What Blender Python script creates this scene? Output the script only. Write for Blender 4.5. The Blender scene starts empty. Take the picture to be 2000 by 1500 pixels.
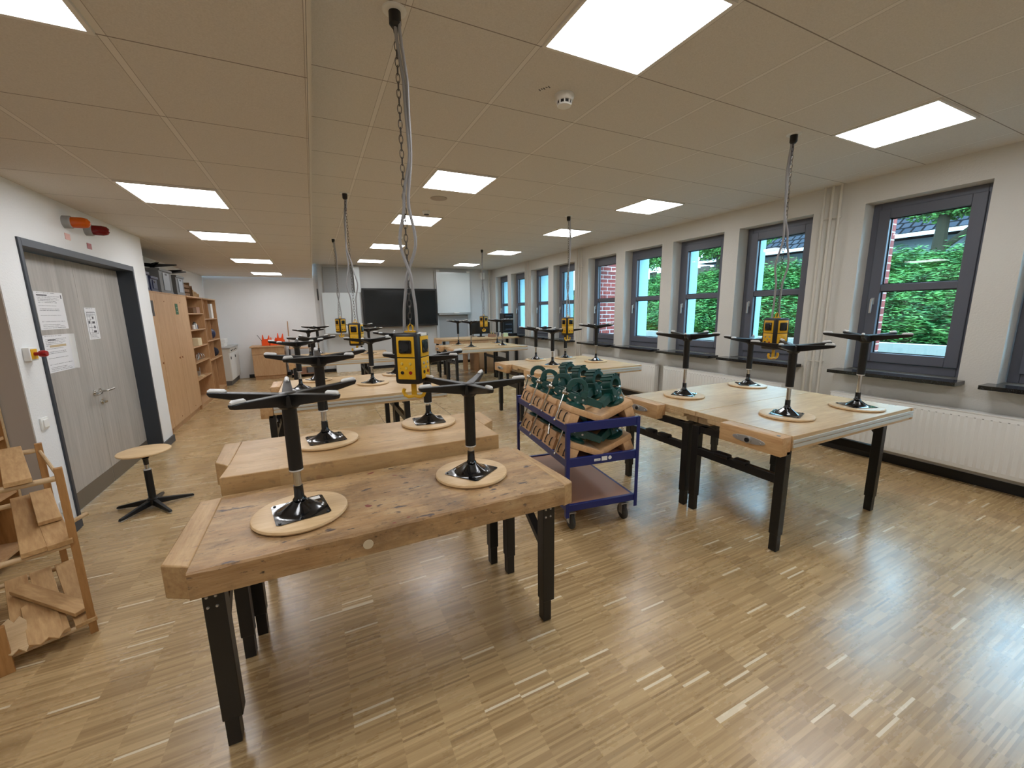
import bpy, bmesh, math, random
from mathutils import Vector, Matrix
random.seed(7)
S = bpy.context.scene
COL = S.collection
PI = math.pi
H = 1.605                     # lens height
ZR = 2.884                    # ceiling height, main part
ZL = 2.523                    # ceiling height, lowered part on the left
XW = 5.24                     # window wall
YF = 12.2                     # far wall
GX, GY, TX, TY = .4847, 1.9608, .6342, .625
LX, LTX = -.5452, .6168

# ------------------------------------------------------------------ camera
cam_d = bpy.data.cameras.new('camera'); cam = bpy.data.objects.new('camera', cam_d); COL.objects.link(cam)
cam_d.sensor_width = 36; cam_d.lens = 36*789.74/2000; cam_d.clip_start = .03; cam_d.clip_end = 200
yaw, pit, rol = .4499, .1795, -.0144
f = Vector((math.sin(yaw)*math.cos(pit), math.cos(yaw)*math.cos(pit), -math.sin(pit)))
r = Vector((math.cos(yaw), -math.sin(yaw), 0)); u = r.cross(f)
r2 = r*math.cos(rol)+u*math.sin(rol); u2 = -r*math.sin(rol)+u*math.cos(rol)
M = Matrix((r2, u2, -f)).transposed().to_4x4(); M.translation = (0, 0, H)
cam.matrix_world = M; S.camera = cam

# ------------------------------------------------------------------ world and exposure
w = bpy.data.worlds.new('sky'); S.world = w; w.use_nodes = True
bg = w.node_tree.nodes['Background']; bg.inputs[0].default_value = (.43, .71, 1.0, 1); bg.inputs[1].default_value = 15.0
S.view_settings.view_transform = 'Standard'; S.view_settings.look = 'None'
S.view_settings.exposure = 0.0; S.view_settings.gamma = 1
S.view_settings.use_curve_mapping = False
LAMP = 15.0                   # radiance of the ceiling panels
S.cycles.max_bounces = 8; S.cycles.diffuse_bounces = 5; S.cycles.glossy_bounces = 3; S.cycles.transparent_max_bounces = 10
S.cycles.sample_clamp_indirect = 8

# ------------------------------------------------------------------ materials
def lin(c): return tuple(((v/255)/12.92 if v/255 <= .04045 else ((v/255+.055)/1.055)**2.4) for v in c)+(1,)
class N:
    def __init__(s, name):
        s.m = bpy.data.materials.new(name); s.m.use_nodes = True; s.t = s.m.node_tree; s.n = s.t.nodes; s.l = s.t.links
        s.b = s.n['Principled BSDF']
    def node(s, typ, **k):
        x = s.n.new(typ)
        for a, v in k.items(): setattr(x, a, v)
        return x
    def put(s, sock, v):
        if hasattr(v, 'is_linked') or isinstance(v, bpy.types.NodeSocket): s.l.new(v, sock)
        else: sock.default_value = v
    def math(s, op, a, b=0, c=0):
        x = s.node('ShaderNodeMath', operation=op); s.put(x.inputs[0], a); s.put(x.inputs[1], b); s.put(x.inputs[2], c); return x.outputs[0]
    def mix(s, fac, a, b, mode='MIX'):
        x = s.node('ShaderNodeMix', data_type='RGBA', blend_type=mode); s.put(x.inputs[0], fac); s.put(x.inputs[6], a); s.put(x.inputs[7], b); return x.outputs[2]
    def coord(s, scale=(1, 1, 1), rand=False):
        c = s.node('ShaderNodeTexCoord').outputs['Object']
        m = s.node('ShaderNodeMapping'); s.l.new(c, m.inputs[0]); m.inputs['Scale'].default_value = scale
        if rand:
            o = s.node('ShaderNodeObjectInfo'); v = s.node('ShaderNodeVectorMath', operation='SCALE'); v.inputs[0].default_value = (13, 7, 5)
            s.l.new(o.outputs['Random'], v.inputs['Scale']); s.l.new(v.outputs[0], m.inputs['Location'])
        return m.outputs[0]
    def noise(s, vec, scale, detail=3, rough=.55):
        x = s.node('ShaderNodeTexNoise'); s.l.new(vec, x.inputs['Vector']); x.inputs['Scale'].default_value = scale; x.inputs['Detail'].default_value = detail; x.inputs['Roughness'].default_value = rough
        return x.outputs['Fac']
    def ramp(s, fac, lo, hi):
        x = s.node('ShaderNodeMapRange'); s.put(x.inputs[0], fac); x.inputs[1].default_value = lo; x.inputs[2].default_value = hi; return x.outputs[0]
    def bump(s, h, strength, dist=.01):
        x = s.node('ShaderNodeBump'); x.inputs['Strength'].default_value = strength; x.inputs['Distance'].default_value = dist
        s.l.new(h, x.inputs['Height']); s.l.new(x.outputs[0], s.b.inputs['Normal'])
    def col(s, v): s.put(s.b.inputs['Base Color'], v); return s
    def rm(s, r, m=0, coat=0):
        s.put(s.b.inputs['Roughness'], r); s.b.inputs['Metallic'].default_value = m; s.b.inputs['Coat Weight'].default_value = coat; return s
MATS = {}
def plain(name, rgb, rough=.5, metal=0, coat=0, bump=None):
    if name in MATS: return MATS[name]
    n = N(name); n.col(lin(rgb)).rm(rough, metal, coat)
    if bump: n.bump(n.noise(n.coord(), bump[0], 3), bump[1], .004)
    MATS[name] = n.m; return n.m
def wood(name, a, b, axis=0, rough=.5, lam=.045, stain=0, scale=1, rand=True):
    """laminated or solid timber: grain runs along the given object axis"""
    n = N(name)
    st = [1, 1, 1]; st[axis] = .12
    v = n.coord(tuple(x*scale for x in st), rand)
    g = n.noise(v, 60, 4, .6); g2 = n.noise(v, 9, 3)
    f_ = n.math('ADD', n.math('MULTIPLY', g, .55), n.math('MULTIPLY', g2, .45))
    f_ = n.ramp(f_, .36, .66)
    if lam:
        sp = n.node('ShaderNodeSeparateXYZ'); n.l.new(n.coord(), sp.inputs[0])
        oth = [i for i in (0, 1) if i != axis][0] if axis < 2 else 0
        row = n.math('FLOOR', n.math('DIVIDE', sp.outputs[oth], lam))
        seg = n.math('FLOOR', n.math('ADD', n.math('DIVIDE', sp.outputs[axis], lam*9), n.math('MULTIPLY', row, .37)))
        cb = n.node('ShaderNodeCombineXYZ'); n.l.new(row, cb.inputs[0]); n.l.new(seg, cb.inputs[1])
        wn = n.node('ShaderNodeTexWhiteNoise'); n.l.new(cb.outputs[0], wn.inputs[0])
        f_ = n.math('ADD', n.math('MULTIPLY', f_, .65), n.math('MULTIPLY', wn.outputs[0], .35))
    c = n.mix(f_, lin(a), lin(b))
    if stain:
        v2 = n.coord((1, 1.6, 1))
        big = n.ramp(n.noise(v2, 3.6, 6, .7), .46, .7)
        c = n.mix(n.math('MULTIPLY', big, .55*stain), c, lin((92, 68, 46)))
        pale = n.ramp(n.noise(n.coord((.6, 1.3, 1)), 5.0, 4, .6), .55, .75)
        c = n.mix(n.math('MULTIPLY', pale, .55*stain), c, lin((214, 186, 142)))
        sm = n.ramp(n.noise(n.coord((.5, 1.5, 1)), 38, 6, .75), .58, .68)
        c = n.mix(n.math('MULTIPLY', sm, .8*stain), c, lin((58, 44, 34)))
        sp2 = n.ramp(n.noise(n.coord((1, 2.2, 1)), 13, 3, .5), .64, .69)
        c = n.mix(n.math('MULTIPLY', sp2, .75*stain), c, lin((84, 70, 66)))
        rd = n.ramp(n.noise(n.coord((1.1, 2, 1.7)), 11, 1, .3), .76, .78)
        c = n.mix(n.math('MULTIPLY', rd, .7*stain), c, lin((132, 52, 44)))
    n.col(c).rm(rough)
    n.bump(g, .12 + .4*stain, .002 + .004*stain)
    MATS[name] = n.m; return n.m

def make_floor():
    n = N('industrial_parquet')
    sp = n.node('ShaderNodeSeparateXYZ'); n.l.new(n.coord(), sp.inputs[0]); X, Y = sp.outputs[0], sp.outputs[1]
    cx = n.math('FLOOR', n.math('DIVIDE', X, .1615))
    def wn(a, b):
        c = n.node('ShaderNodeCombineXYZ'); n.put(c.inputs[0], a); n.put(c.inputs[1], b)
        k = n.node('ShaderNodeTexWhiteNoise'); n.l.new(c.outputs[0], k.inputs[0]); return k.outputs[0]
    off = wn(cx, 3.3)
    ry = n.math('FLOOR', n.math('ADD', n.math('DIVIDE', Y, .0095), n.math('MULTIPLY', off, 1)))
    bk = n.math('FLOOR', n.math('ADD', n.math('DIVIDE', Y, .31), n.math('MULTIPLY', off, 5)))
    a = wn(cx, ry); b = wn(n.math('ADD', cx, 41.7), bk); p = wn(n.math('ADD', cx, 9.1), ry)
    g = n.noise(n.coord((.1, 1, 1)), 140, 3)
    f_ = n.math('ADD', n.math('ADD', n.math('MULTIPLY', a, .52), n.math('MULTIPLY', b, .18)), n.math('MULTIPLY', g, .30))
    f_ = n.ramp(f_, .18, .82)
    c = n.mix(f_, lin((160, 131, 90)), lin((206, 177, 130)))
    dark = n.math('MULTIPLY', n.math('GREATER_THAN', p, .955), n.math('GREATER_THAN', b, .55))
    c = n.mix(n.math('MULTIPLY', dark, .4), c, lin((122, 96, 68)))
    pale = n.math('GREATER_THAN', p, 99)
    pr = n.math('FLOOR', n.math('DIVIDE', Y, .0108)); pq = wn(n.math('ADD', cx, 77.7), pr)
    c = n.mix(n.math('MULTIPLY', n.math('LESS_THAN', pq, .019), .85), c, lin((238, 224, 194)))
    n.col(c)
    sm = n.ramp(n.noise(n.coord(), 2.2, 5, .65), .3, .75)
    fine = n.noise(n.coord((.2, 1, 1)), 60, 3)
    n.rm(n.math('ADD', .20, n.math('ADD', n.math('MULTIPLY', sm, .10), n.math('MULTIPLY', fine, .07))))
    n.b.inputs['Specular IOR Level'].default_value = .75
    wv = n.noise(n.coord((1, 1, 1)), 9, 4, .6)
    n.bump(n.math('ADD', n.math('MULTIPLY', n.noise(n.coord(), 130, 5, .7), .10), wv), .07, .006)
    return n.m
def make_ceiling(name, x0, tx, y0, ty):
    n = N(name)
    sp = n.node('ShaderNodeSeparateXYZ'); n.l.new(n.coord(), sp.inputs[0])
    def dist(s, o, t):
        d = n.math('SUBTRACT', n.math('DIVIDE', n.math('SUBTRACT', s, o), t), 0)
        fr = n.math('FRACT', n.math('ADD', d, 100)); return n.math('MULTIPLY', n.math('SUBTRACT', .5, n.math('ABSOLUTE', n.math('SUBTRACT', fr, .5))), t)
    dx, dy = dist(sp.outputs[0], x0, tx), dist(sp.outputs[1], y0, ty)
    base = n.mix(n.ramp(n.noise(n.coord(), 160, 3), .3, .7), lin((208, 203, 195)), lin((220, 215, 208)))
    c = n.mix(n.math('LESS_THAN', dx, .012), base, lin((226, 222, 216)))
    c = n.mix(n.math('LESS_THAN', n.math('ABSOLUTE', n.math('SUBTRACT', dx, .0135)), .0012), c, lin((165, 158, 150)))
    c = n.mix(n.math('LESS_THAN', dy, .003), c, lin((140, 132, 124)))
    n.col(c).rm(.9); n.bump(n.noise(n.coord(), 220, 3), .25, .003)
    return n.m
def make_wall(name, rgb, s=70, st=.45):
    n = N(name); a = n.noise(n.coord(), s, 4, .6)
    n.col(n.mix(n.ramp(n.noise(n.coord(), 1.3, 3), .3, .7), lin(rgb), lin(tuple(min(255, int(v*1.02)) for v in rgb)))).rm(.85); n.bump(a, st, .006); return n.m
def make_brick():
    n = N('red_brick'); br = n.node('ShaderNodeTexBrick')
    sp = n.node('ShaderNodeSeparateXYZ'); n.l.new(n.coord(), sp.inputs[0]); cb = n.node('ShaderNodeCombineXYZ')
    n.l.new(n.math('ADD', sp.outputs[0], sp.outputs[1]), cb.inputs[0]); n.l.new(sp.outputs[2], cb.inputs[1]); n.l.new(cb.outputs[0], br.inputs['Vector'])
    br.inputs['Color1'].default_value = lin((150, 62, 52)); br.inputs['Color2'].default_value = lin((122, 50, 44)); br.inputs['Mortar'].default_value = lin((205, 190, 185))
    br.inputs['Scale'].default_value = 1; br.inputs['Brick Width'].default_value = .25; br.inputs['Row Height'].default_value = .083; br.inputs['Mortar Size'].default_value = .006
    n.col(br.outputs[0]).rm(.9); return n.m
def make_glass():
    n = N('window_glass'); n.n.remove(n.b)
    t = n.node('ShaderNodeBsdfTransparent'); t.inputs[0].default_value = (.90, .965, .955, 1); g = n.node('ShaderNodeBsdfGlossy'); g.inputs['Roughness'].default_value = .02
    lw = n.node('ShaderNodeLayerWeight'); lw.inputs[0].default_value = .5; m = n.node('ShaderNodeMixShader')
    n.l.new(n.math('ADD', .04, n.math('MULTIPLY', n.math('POWER', lw.outputs['Facing'], 5), .7)), m.inputs[0]); n.l.new(t.outputs[0], m.inputs[1]); n.l.new(g.outputs[0], m.inputs[2])
    n.l.new(m.outputs[0], n.n['Material Output'].inputs[0]); return n.m
def make_emit(name, rgb, s):
    n = N(name); n.b.inputs['Emission Color'].default_value = lin(rgb); n.b.inputs['Emission Strength'].default_value = s; n.col(lin((235, 235, 235))); return n.m
def make_door():
    n = N('grey_oak_door'); v = n.coord((1, 1.6, .09)); g = n.noise(v, 26, 4, .6); g2 = n.noise(v, 5, 3)
    f_ = n.ramp(n.math('ADD', n.math('MULTIPLY', g, .5), n.math('MULTIPLY', g2, .5)), .36, .64)
    n.col(n.mix(f_, lin((158, 153, 146)), lin((184, 179, 172)))).rm(.45); return n.m
def make_paper(name, w_=.2):
    n = N(name); sp = n.node('ShaderNodeSeparateXYZ'); n.l.new(n.coord(), sp.inputs[0])
    z = sp.outputs[2]; y = sp.outputs[1]
    row = n.math('FLOOR', n.math('DIVIDE', z, .0125)); fr = n.math('FRACT', n.math('ADD', n.math('DIVIDE', z, .0125), 50))
    cb = n.node('ShaderNodeCombineXYZ'); n.l.new(row, cb.inputs[0]); wn = n.node('ShaderNodeTexWhiteNoise'); n.l.new(cb.outputs[0], wn.inputs[0])
    line = n.math('MULTIPLY', n.math('LESS_THAN', fr, .36), n.math('GREATER_THAN', wn.outputs[0], .38))
    letters = n.math('GREATER_THAN', n.noise(n.coord((1, 1, .3)), 180, 2), .47)
    ink = n.math('MULTIPLY', line, letters)
    inm = n.math('MULTIPLY', n.math('LESS_THAN', n.math('ABSOLUTE', y), .165 if w_ > .3 else .085), n.math('LESS_THAN', y, n.math('MULTIPLY', wn.outputs[0], w_*.46)))
    ink = n.math('MULTIPLY', ink, inm)
    n.col(n.mix(n.math('MULTIPLY', ink, .75), lin((226, 226, 228)), lin((60, 60, 66)))).rm(.7); return n.m

m_floor = make_floor(); m_ceilR = make_ceiling('ceiling_tiles', GX, TX, GY, TY); m_ceilL = make_ceiling('lowered_ceiling_tiles', LX, LTX, GY, TY)
m_wall = make_wall('woodchip_wall', (208, 206, 200)); m_wallw = make_wall('white_wall', (228, 229, 229)); m_wallfar = make_wall('grey_far_wall', (196, 196, 194), 40, .15)
m_brick = make_brick(); m_glass = make_glass(); m_door = make_door()
m_lamp = make_emit('panel_diffuser', (248, 250, 254), LAMP)
m_lampf = plain('lamp_frame_white', (225, 222, 216), .5)
m_frame = plain('anthracite_frame', (92, 95, 106), .42)
m_dark = plain('door_frame_dark', (52, 58, 66), .45)
m_black = plain('black_powder_coat', (11, 11, 12), .40, 0, 0, (300, .08))
m_blackg = plain('black_enamel', (10, 11, 14), .16, 0, .3)
m_blackp = plain('black_plastic', (20, 20, 21), .38)
m_rubber = plain('grey_rubber', (62, 62, 60), .7)
m_chrome = plain('chrome', (200, 198, 192), .16, 1)
m_steel = plain('brushed_steel', (188, 188, 186), .36, .7)
m_alu = plain('aluminium_rail', (196, 198, 196), .35, .85)
m_rail = plain('pale_edge_rail', (206, 206, 198), .38, .25)
m_white = plain('white_plastic', (232, 232, 228), .4)
m_offw = plain('offwhite_laminate', (214, 210, 200), .5)
m_glide = plain('white_glide', (222, 222, 220), .45)
m_yellow = plain('signal_yellow', (226, 174, 22), .4)
m_red = plain('signal_red', (150, 22, 20), .3)
m_amber = plain('amber_lens', (190, 82, 6), .12)
m_redlens = plain('red_lens', (112, 8, 8), .12)
m_grey = plain('light_grey_plastic', (150, 150, 148), .5)
m_hose = plain('grey_hose', (158, 158, 160), .4)
m_chain = plain('steel_chain', (92, 88, 84), .4, .8)
m_green = plain('vise_green', (12, 66, 60), .32, 0, .2)
m_blue = plain('trolley_blue', (8, 30, 104), .38, 0, .15)
m_bluep = plain('dark_blue_plastic', (34, 42, 78), .45)
m_ply = plain('brown_shelf_board', (158, 116, 92), .45)
m_granite = N('black_granite'); _v = m_granite.noise(m_granite.coord(), 260, 2, .5)
m_granite.col(m_granite.mix(m_granite.ramp(_v, .66, .70), lin((16, 17, 20)), lin((120, 124, 130)))).rm(.12); m_granite = m_granite.m
m_bench = wood('beech_bench_top', (188, 152, 106), (222, 194, 150), 0, .36, .05)
m_bencho = wood('old_bench_top', (158, 120, 78), (200, 166, 120), 0, .42, .055, stain=1.35)
m_benchm = wood('used_bench_top', (180, 140, 90), (208, 174, 124), 0, .42, .055, stain=.35)
m_jaw = wood('beech_jaw', (184, 140, 92), (214, 176, 128), 1, .42, 0)
m_jawo = wood('old_jaw', (170, 132, 86), (206, 172, 124), 1, .45, 0, stain=.4)
m_seat = wood('beech_plywood_seat', (204, 170, 124), (224, 194, 150), 0, .42, 0)
m_cab = wood('beech_cabinet', (186, 144, 102), (204, 166, 124), 2, .45, 0)
m_cabd = wood('beech_shelf_side', (176, 132, 88), (196, 154, 110), 2, .5, 0)
m_offcut = wood('pine_offcut', (172, 132, 84), (212, 174, 124), 1, .6, 0)
m_rack = wood('old_rack_post', (150, 104, 54), (184, 136, 82), 2, .5, 0)
m_dowel = wood('birch_dowel', (190, 158, 116), (220, 192, 150), 0, .5, 0)
m_block = wood('beech_block', (196, 150, 104), (224, 184, 138), 1, .45, .05)
m_orange = plain('orange_bin', (240, 84, 20), .45)
m_crate = plain('grey_crate', (112, 114, 116), .5)
m_silver = plain('silver_crate_end', (150, 158, 168), .35)
m_screen = plain('dark_screen', (24, 28, 30), .12)
m_board = plain('whiteboard_enamel', (214, 222, 224), .22)
m_wicker = wood('brown_wicker', (92, 62, 36), (132, 96, 60), 2, .7, 0, scale=3)
m_niche = plain('shaded_wall_grey', (182, 172, 160), .9)  # plain wall of the niche, its shade put into the colour
m_reveal = plain('pale_outer_reveal', (158, 190, 198), .7)
m_concrete = plain('concrete_curb', (150, 150, 140), .85, 0, 0, (30, .3))
m_soil = plain('garden_soil', (46, 40, 26), .95)
_r = N('roof_tile'); _b = _r.node('ShaderNodeTexBrick'); _r.l.new(_r.coord(), _b.inputs['Vector'])
_s = _r.node('ShaderNodeSeparateXYZ'); _r.l.new(_r.coord(), _s.inputs[0]); _c = _r.node('ShaderNodeCombineXYZ'); _r.l.new(_s.outputs[1], _c.inputs[0]); _r.l.new(_s.outputs[0], _c.inputs[1]); _r.l.new(_c.outputs[0], _b.inputs['Vector'])
_b.inputs['Color1'].default_value = lin((56, 56, 62)); _b.inputs['Color2'].default_value = lin((40, 42, 48)); _b.inputs['Mortar'].default_value = lin((10, 10, 12)); _b.inputs['Scale'].default_value = 1; _b.inputs['Brick Width'].default_value = .28; _b.inputs['Row Height'].default_value = .30; _b.inputs['Mortar Size'].default_value = .035
_r.col(_b.outputs[0]).rm(1); _r.b.inputs['Specular IOR Level'].default_value = .05; m_roof = _r.m
m_render = plain('pale_render', (120, 126, 128), .8)
m_bark = plain('tree_bark', (46, 42, 32), .9)
m_terr = plain('fence_wood', (96, 84, 74), .85)
def make_leaf(name, a, b):
    n = N(name); v = n.noise(n.coord(), 3.5, 3); n.col(n.mix(n.ramp(v, .35, .65), lin(a), lin(b))).rm(.8); n.b.inputs['Specular IOR Level'].default_value = .2; return n.m
m_leaf = make_leaf('hedge_leaf', (22, 66, 30), (84, 132, 60)); m_leaf2 = make_leaf('tree_leaf', (34, 80, 34), (108, 154, 78))

for _n in ('garden_soil', 'pale_outer_reveal', 'concrete_curb', 'tree_bark', 'fence_wood', 'pale_render'): MATS[_n].node_tree.nodes['Principled BSDF'].inputs['Specular IOR Level'].default_value = .05
# ------------------------------------------------------------------ geometry helpers
class MB:
    def __init__(s): s.bm = bmesh.new(); s.mark = 0
    def _xf(s, vs, M):
        if M is not None: bmesh.ops.transform(s.bm, matrix=M, verts=vs)
        return vs
    def box(s, x0, y0, z0, x1, y1, z1, M=None, bev=0):
        vs = [s.bm.verts.new((x, y, z)) for x in (x0, x1) for y in (y0, y1) for z in (z0, z1)]
        fs = [s.bm.faces.new([vs[i] for i in q]) for q in ((0, 1, 3, 2), (4, 6, 7, 5), (0, 4, 5, 1), (2, 3, 7, 6), (0, 2, 6, 4), (1, 5, 7, 3))]
        if bev:
            es = list({e for f_ in fs for e in f_.edges}); g = bmesh.ops.bevel(s.bm, geom=es, offset=bev, segments=2, affect='EDGES', profile=.5)
            vs = list({v for f_ in g['faces'] for v in f_.verts} | {v for v in vs if v.is_valid})
        return s._xf(vs, M)
    def prism(s, pts, a, b, axis=1, M=None):
        """2-D outline (p,q) swept along axis from a to b; axis 1: (x,z), 0: (y,z), 2: (x,y)"""
        def P(p, q, t): return {1: (p, t, q), 0: (t, p, q), 2: (p, q, t)}[axis]
        A = [s.bm.verts.new(P(p, q, a)) for p, q in pts]; B = [s.bm.verts.new(P(p, q, b)) for p, q in pts]
        s.bm.faces.new(A); s.bm.faces.new(B[::-1]); n = len(pts)
        for i in range(n): s.bm.faces.new((A[i], B[i], B[(i+1) % n], A[(i+1) % n]))
        return s._xf(A+B, M)
    def cyl(s, p0, p1, r0, r1=None, n=16, M=None):
        r1 = r0 if r1 is None else r1; p0, p1 = Vector(p0), Vector(p1); d = (p1-p0).normalized()
        a = d.orthogonal().normalized(); b = d.cross(a)
        A = [s.bm.verts.new(p0+(a*math.cos(t)+b*math.sin(t))*r0) for t in [2*PI*i/n for i in range(n)]]
        B = [s.bm.verts.new(p1+(a*math.cos(t)+b*math.sin(t))*r1) for t in [2*PI*i/n for i in range(n)]]
        s.bm.faces.new(A[::-1]); s.bm.faces.new(B)
        for i in range(n): s.bm.faces.new((A[i], A[(i+1) % n], B[(i+1) % n], B[i]))
        return s._xf(A+B, M)
    def lathe(s, prof, n=24, c=(0, 0, 0), M=None, axis=2):
        rings = []
        for rr, z in prof:
            ring = []
            for i in range(n):
                t = 2*PI*i/n; p = (rr*math.cos(t), rr*math.sin(t), z)
                if axis == 0: p = (z, rr*math.cos(t), rr*math.sin(t))
                ring.append(s.bm.verts.new((c[0]+p[0], c[1]+p[1], c[2]+p[2])))
            rings.append(ring)
        for A, B in zip(rings, rings[1:]):
            for i in range(n): s.bm.faces.new((A[i], A[(i+1) % n], B[(i+1) % n], B[i]))
        s.bm.faces.new(rings[0][::-1]); s.bm.faces.new(rings[-1])
        return s._xf([v for q in rings for v in q], M)
    def tube(s, pts, rr, n=8, closed=False, M=None):
        pts = [Vector(p) for p in pts]; rings = []; L = len(pts); prev = None
        for i, p in enumerate(pts):
            if closed: d = pts[(i+1) % L]-pts[i-1]
            else: d = pts[min(i+1, L-1)]-pts[max(i-1, 0)]
            d.normalize()
            a = (prev - d*prev.dot(d)) if prev else d.orthogonal()
            if a.length < 1e-4: a = d.orthogonal()
            a.normalize(); prev = a; b = d.cross(a); q = rr[i] if isinstance(rr, (list, tuple)) else rr
            rings.append([s.bm.verts.new(p+(a*math.cos(t)+b*math.sin(t))*q) for t in [2*PI*k/n for k in range(n)]])
        for j in range(L if closed else L-1):
            A, B = rings[j], rings[(j+1) % L]
            for i in range(n): s.bm.faces.new((A[i], A[(i+1) % n], B[(i+1) % n], B[i]))
        if not closed: s.bm.faces.new(rings[0][::-1]); s.bm.faces.new(rings[-1])
        return s._xf([v for q in rings for v in q], M)
    def sphere(s, c, rr, n=12, sc=(1, 1, 1)):
        g = bmesh.ops.create_uvsphere(s.bm, u_segments=n, v_segments=max(6, n//2), radius=rr)
        for v in g['verts']: v.co = Vector((v.co.x*sc[0], v.co.y*sc[1], v.co.z*sc[2]))+Vector(c)
        return g['verts']
    def build(s, name, mat, parent=None, bevel=0, M=None, loc=None, smooth=True):
        if M is not None: bmesh.ops.transform(s.bm, matrix=M, verts=s.bm.verts)
        bmesh.ops.recalc_face_normals(s.bm, faces=s.bm.faces)
        for e in s.bm.edges:
            e.smooth = len(e.link_faces) == 2 and e.calc_face_angle(0) < .6
        for f_ in s.bm.faces: f_.smooth = smooth
        me = bpy.data.meshes.new(name); s.bm.to_mesh(me); s.bm.free(); me.materials.append(mat)
        o = bpy.data.objects.new(name, me); COL.objects.link(o)
        if parent: o.parent = parent
        if loc: o.location = loc
        if bevel:
            b = o.modifiers.new('bevel', 'BEVEL'); b.width = bevel; b.segments = 2; b.limit_method = 'ANGLE'
        return o
def bx(name, mat, parent, *c, bevel=0):
    m = MB(); m.box(*c); return m.build(name, mat, parent, bevel)
def empty(name, loc=(0, 0, 0), rz=0):
    o = bpy.data.objects.new(name, None); COL.objects.link(o); o.location = loc; o.rotation_euler = (0, 0, rz); o.empty_display_size = .1; return o
def tag(o, label, cat, group=None, kind=None):
    o['label'] = label; o['category'] = cat
    if group: o['group'] = group
    if kind: o['kind'] = kind
    return o
def struct(o, label=None):
    o['kind'] = 'structure'
    if label: o['label'] = label
    return o
def kids(o): return [c for c in ALLC.get(o.name, [])]
def copy_tree(o, parent=None):
    c = o.copy(); COL.objects.link(c)
    if parent: c.parent = parent
    for ch in list(o.children): copy_tree(ch, c)
    return c
def thing(name, label, cat, loc=(0, 0, 0), rz=0, group=None): return tag(empty(name, loc, rz), label, cat, group)
R = math.radians
def rot(ax, a, c=(0, 0, 0)): return Matrix.Translation(c) @ Matrix.Rotation(a, 4, ax) @ Matrix.Translation(-Vector(c))

# ------------------------------------------------------------------ the room
YB = -2.6
struct(bx('floor', m_floor, None, -3.2, YB, -.08, XW, YF, 0))
m = MB(); m.box(.08, YB, ZR, XW, YF, ZR+.1); struct(m.build('ceiling', m_ceilR))
m = MB(); m.box(-3.2, YB, ZL, .065, YF-.02, ZL+.1); struct(m.build('ceiling', m_ceilL), 'lowered ceiling over the left side')
struct(bx('trim_1', m_offw, None, .066, YB, ZL-.004, .08, YF-.02, ZR+.1), 'vertical edge board of the lowered ceiling')
struct(bx('wall_back', m_wallw, None, -3.2, YB-.1, 0, XW, YB, ZR+.1))
struct(bx('wall_far', m_wallfar, None, .09, YF, 0, XW+.5, YF+.1, ZR+.1), 'grey end wall with the boards')
struct(bx('wall_far', m_wallw, None, -2.5, YF, 0, .09, YF+.1, ZR+.1), 'pale end wall on the left')
XLB = -2.3
struct(bx('wall_left', m_wallw, None, XLB-.1, 6.47, 0, XLB, YF, ZL+.05), 'left wall behind the cabinets')
# door wall with opening
D0, D1, DZ = 4.06, 6.07, 2.15
XD = -1.77
m = MB(); m.box(XD-.25, 3.8, 0, XD, D0, ZL+.05); m.box(XD-.25, D1, 0, XD, 6.47, ZL+.05); m.box(XD-.25, D0, DZ, XD, D1, ZL+.05)
m.box(XLB-.1, 6.37, 0, XD-.25, 6.47, ZL+.05)
struct(m.build('wall_left', m_wallw), 'white wall around the double door')
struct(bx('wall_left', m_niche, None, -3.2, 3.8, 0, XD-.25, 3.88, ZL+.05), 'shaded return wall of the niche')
struct(bx('wall_left', m_niche, None, XD-.25, 3.793, .07, XD-.003, 3.8, ZL+.02), 'grey-brown end face beside the niche shelf')  # thin sheet giving the wall end its shade as a darker colour
struct(bx('wall_left', m_wallw, None, -3.2, YB, 0, -3.1, 3.9, ZL+.05), 'near left wall')
struct(bx('baseboard_left', m_dark, None, XD, 3.785, 0, XD+.014, D0, .085))
struct(bx('baseboard_left', m_dark, None, XD, D1, 0, XD+.014, 6.484, .085))
struct(bx('baseboard_left', m_dark, None, XD-.25, 3.779, 0, XD+.014, 3.793, .085))
struct(bx('baseboard_far', m_black, None, -1.6, YF-.014, 0, XW, YF, .085))
struct(bx('baseboard_right', m_black, None, XW-.016, YB, 0, XW, YF, .09))

# window wall
WIN = [(.36, 1.26), (1.50, 2.39), (2.88, 3.78), (4.005, 4.90), (5.13, 6.01), (6.26, 7.13), (7.62, 8.50), (8.74, 9.62), (9.94, 10.82), (11.05, 11.93)]
WZ0, WZ1 = .925, 2.64
XO = 5.80
m = MB(); m.box(XW, YB, 0, XO, YF, WZ0); m.box(XW, YB, WZ1, XO, YF, ZR+.1)
ys = [YB]+[v for w_ in WIN for v in w_]+[YF]
for a, b in zip(ys[::2], ys[1::2]): m.box(XW, a, WZ0, XO, b, WZ1)
struct(m.build('wall_right', m_wall), 'cream textured window wall')

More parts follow.
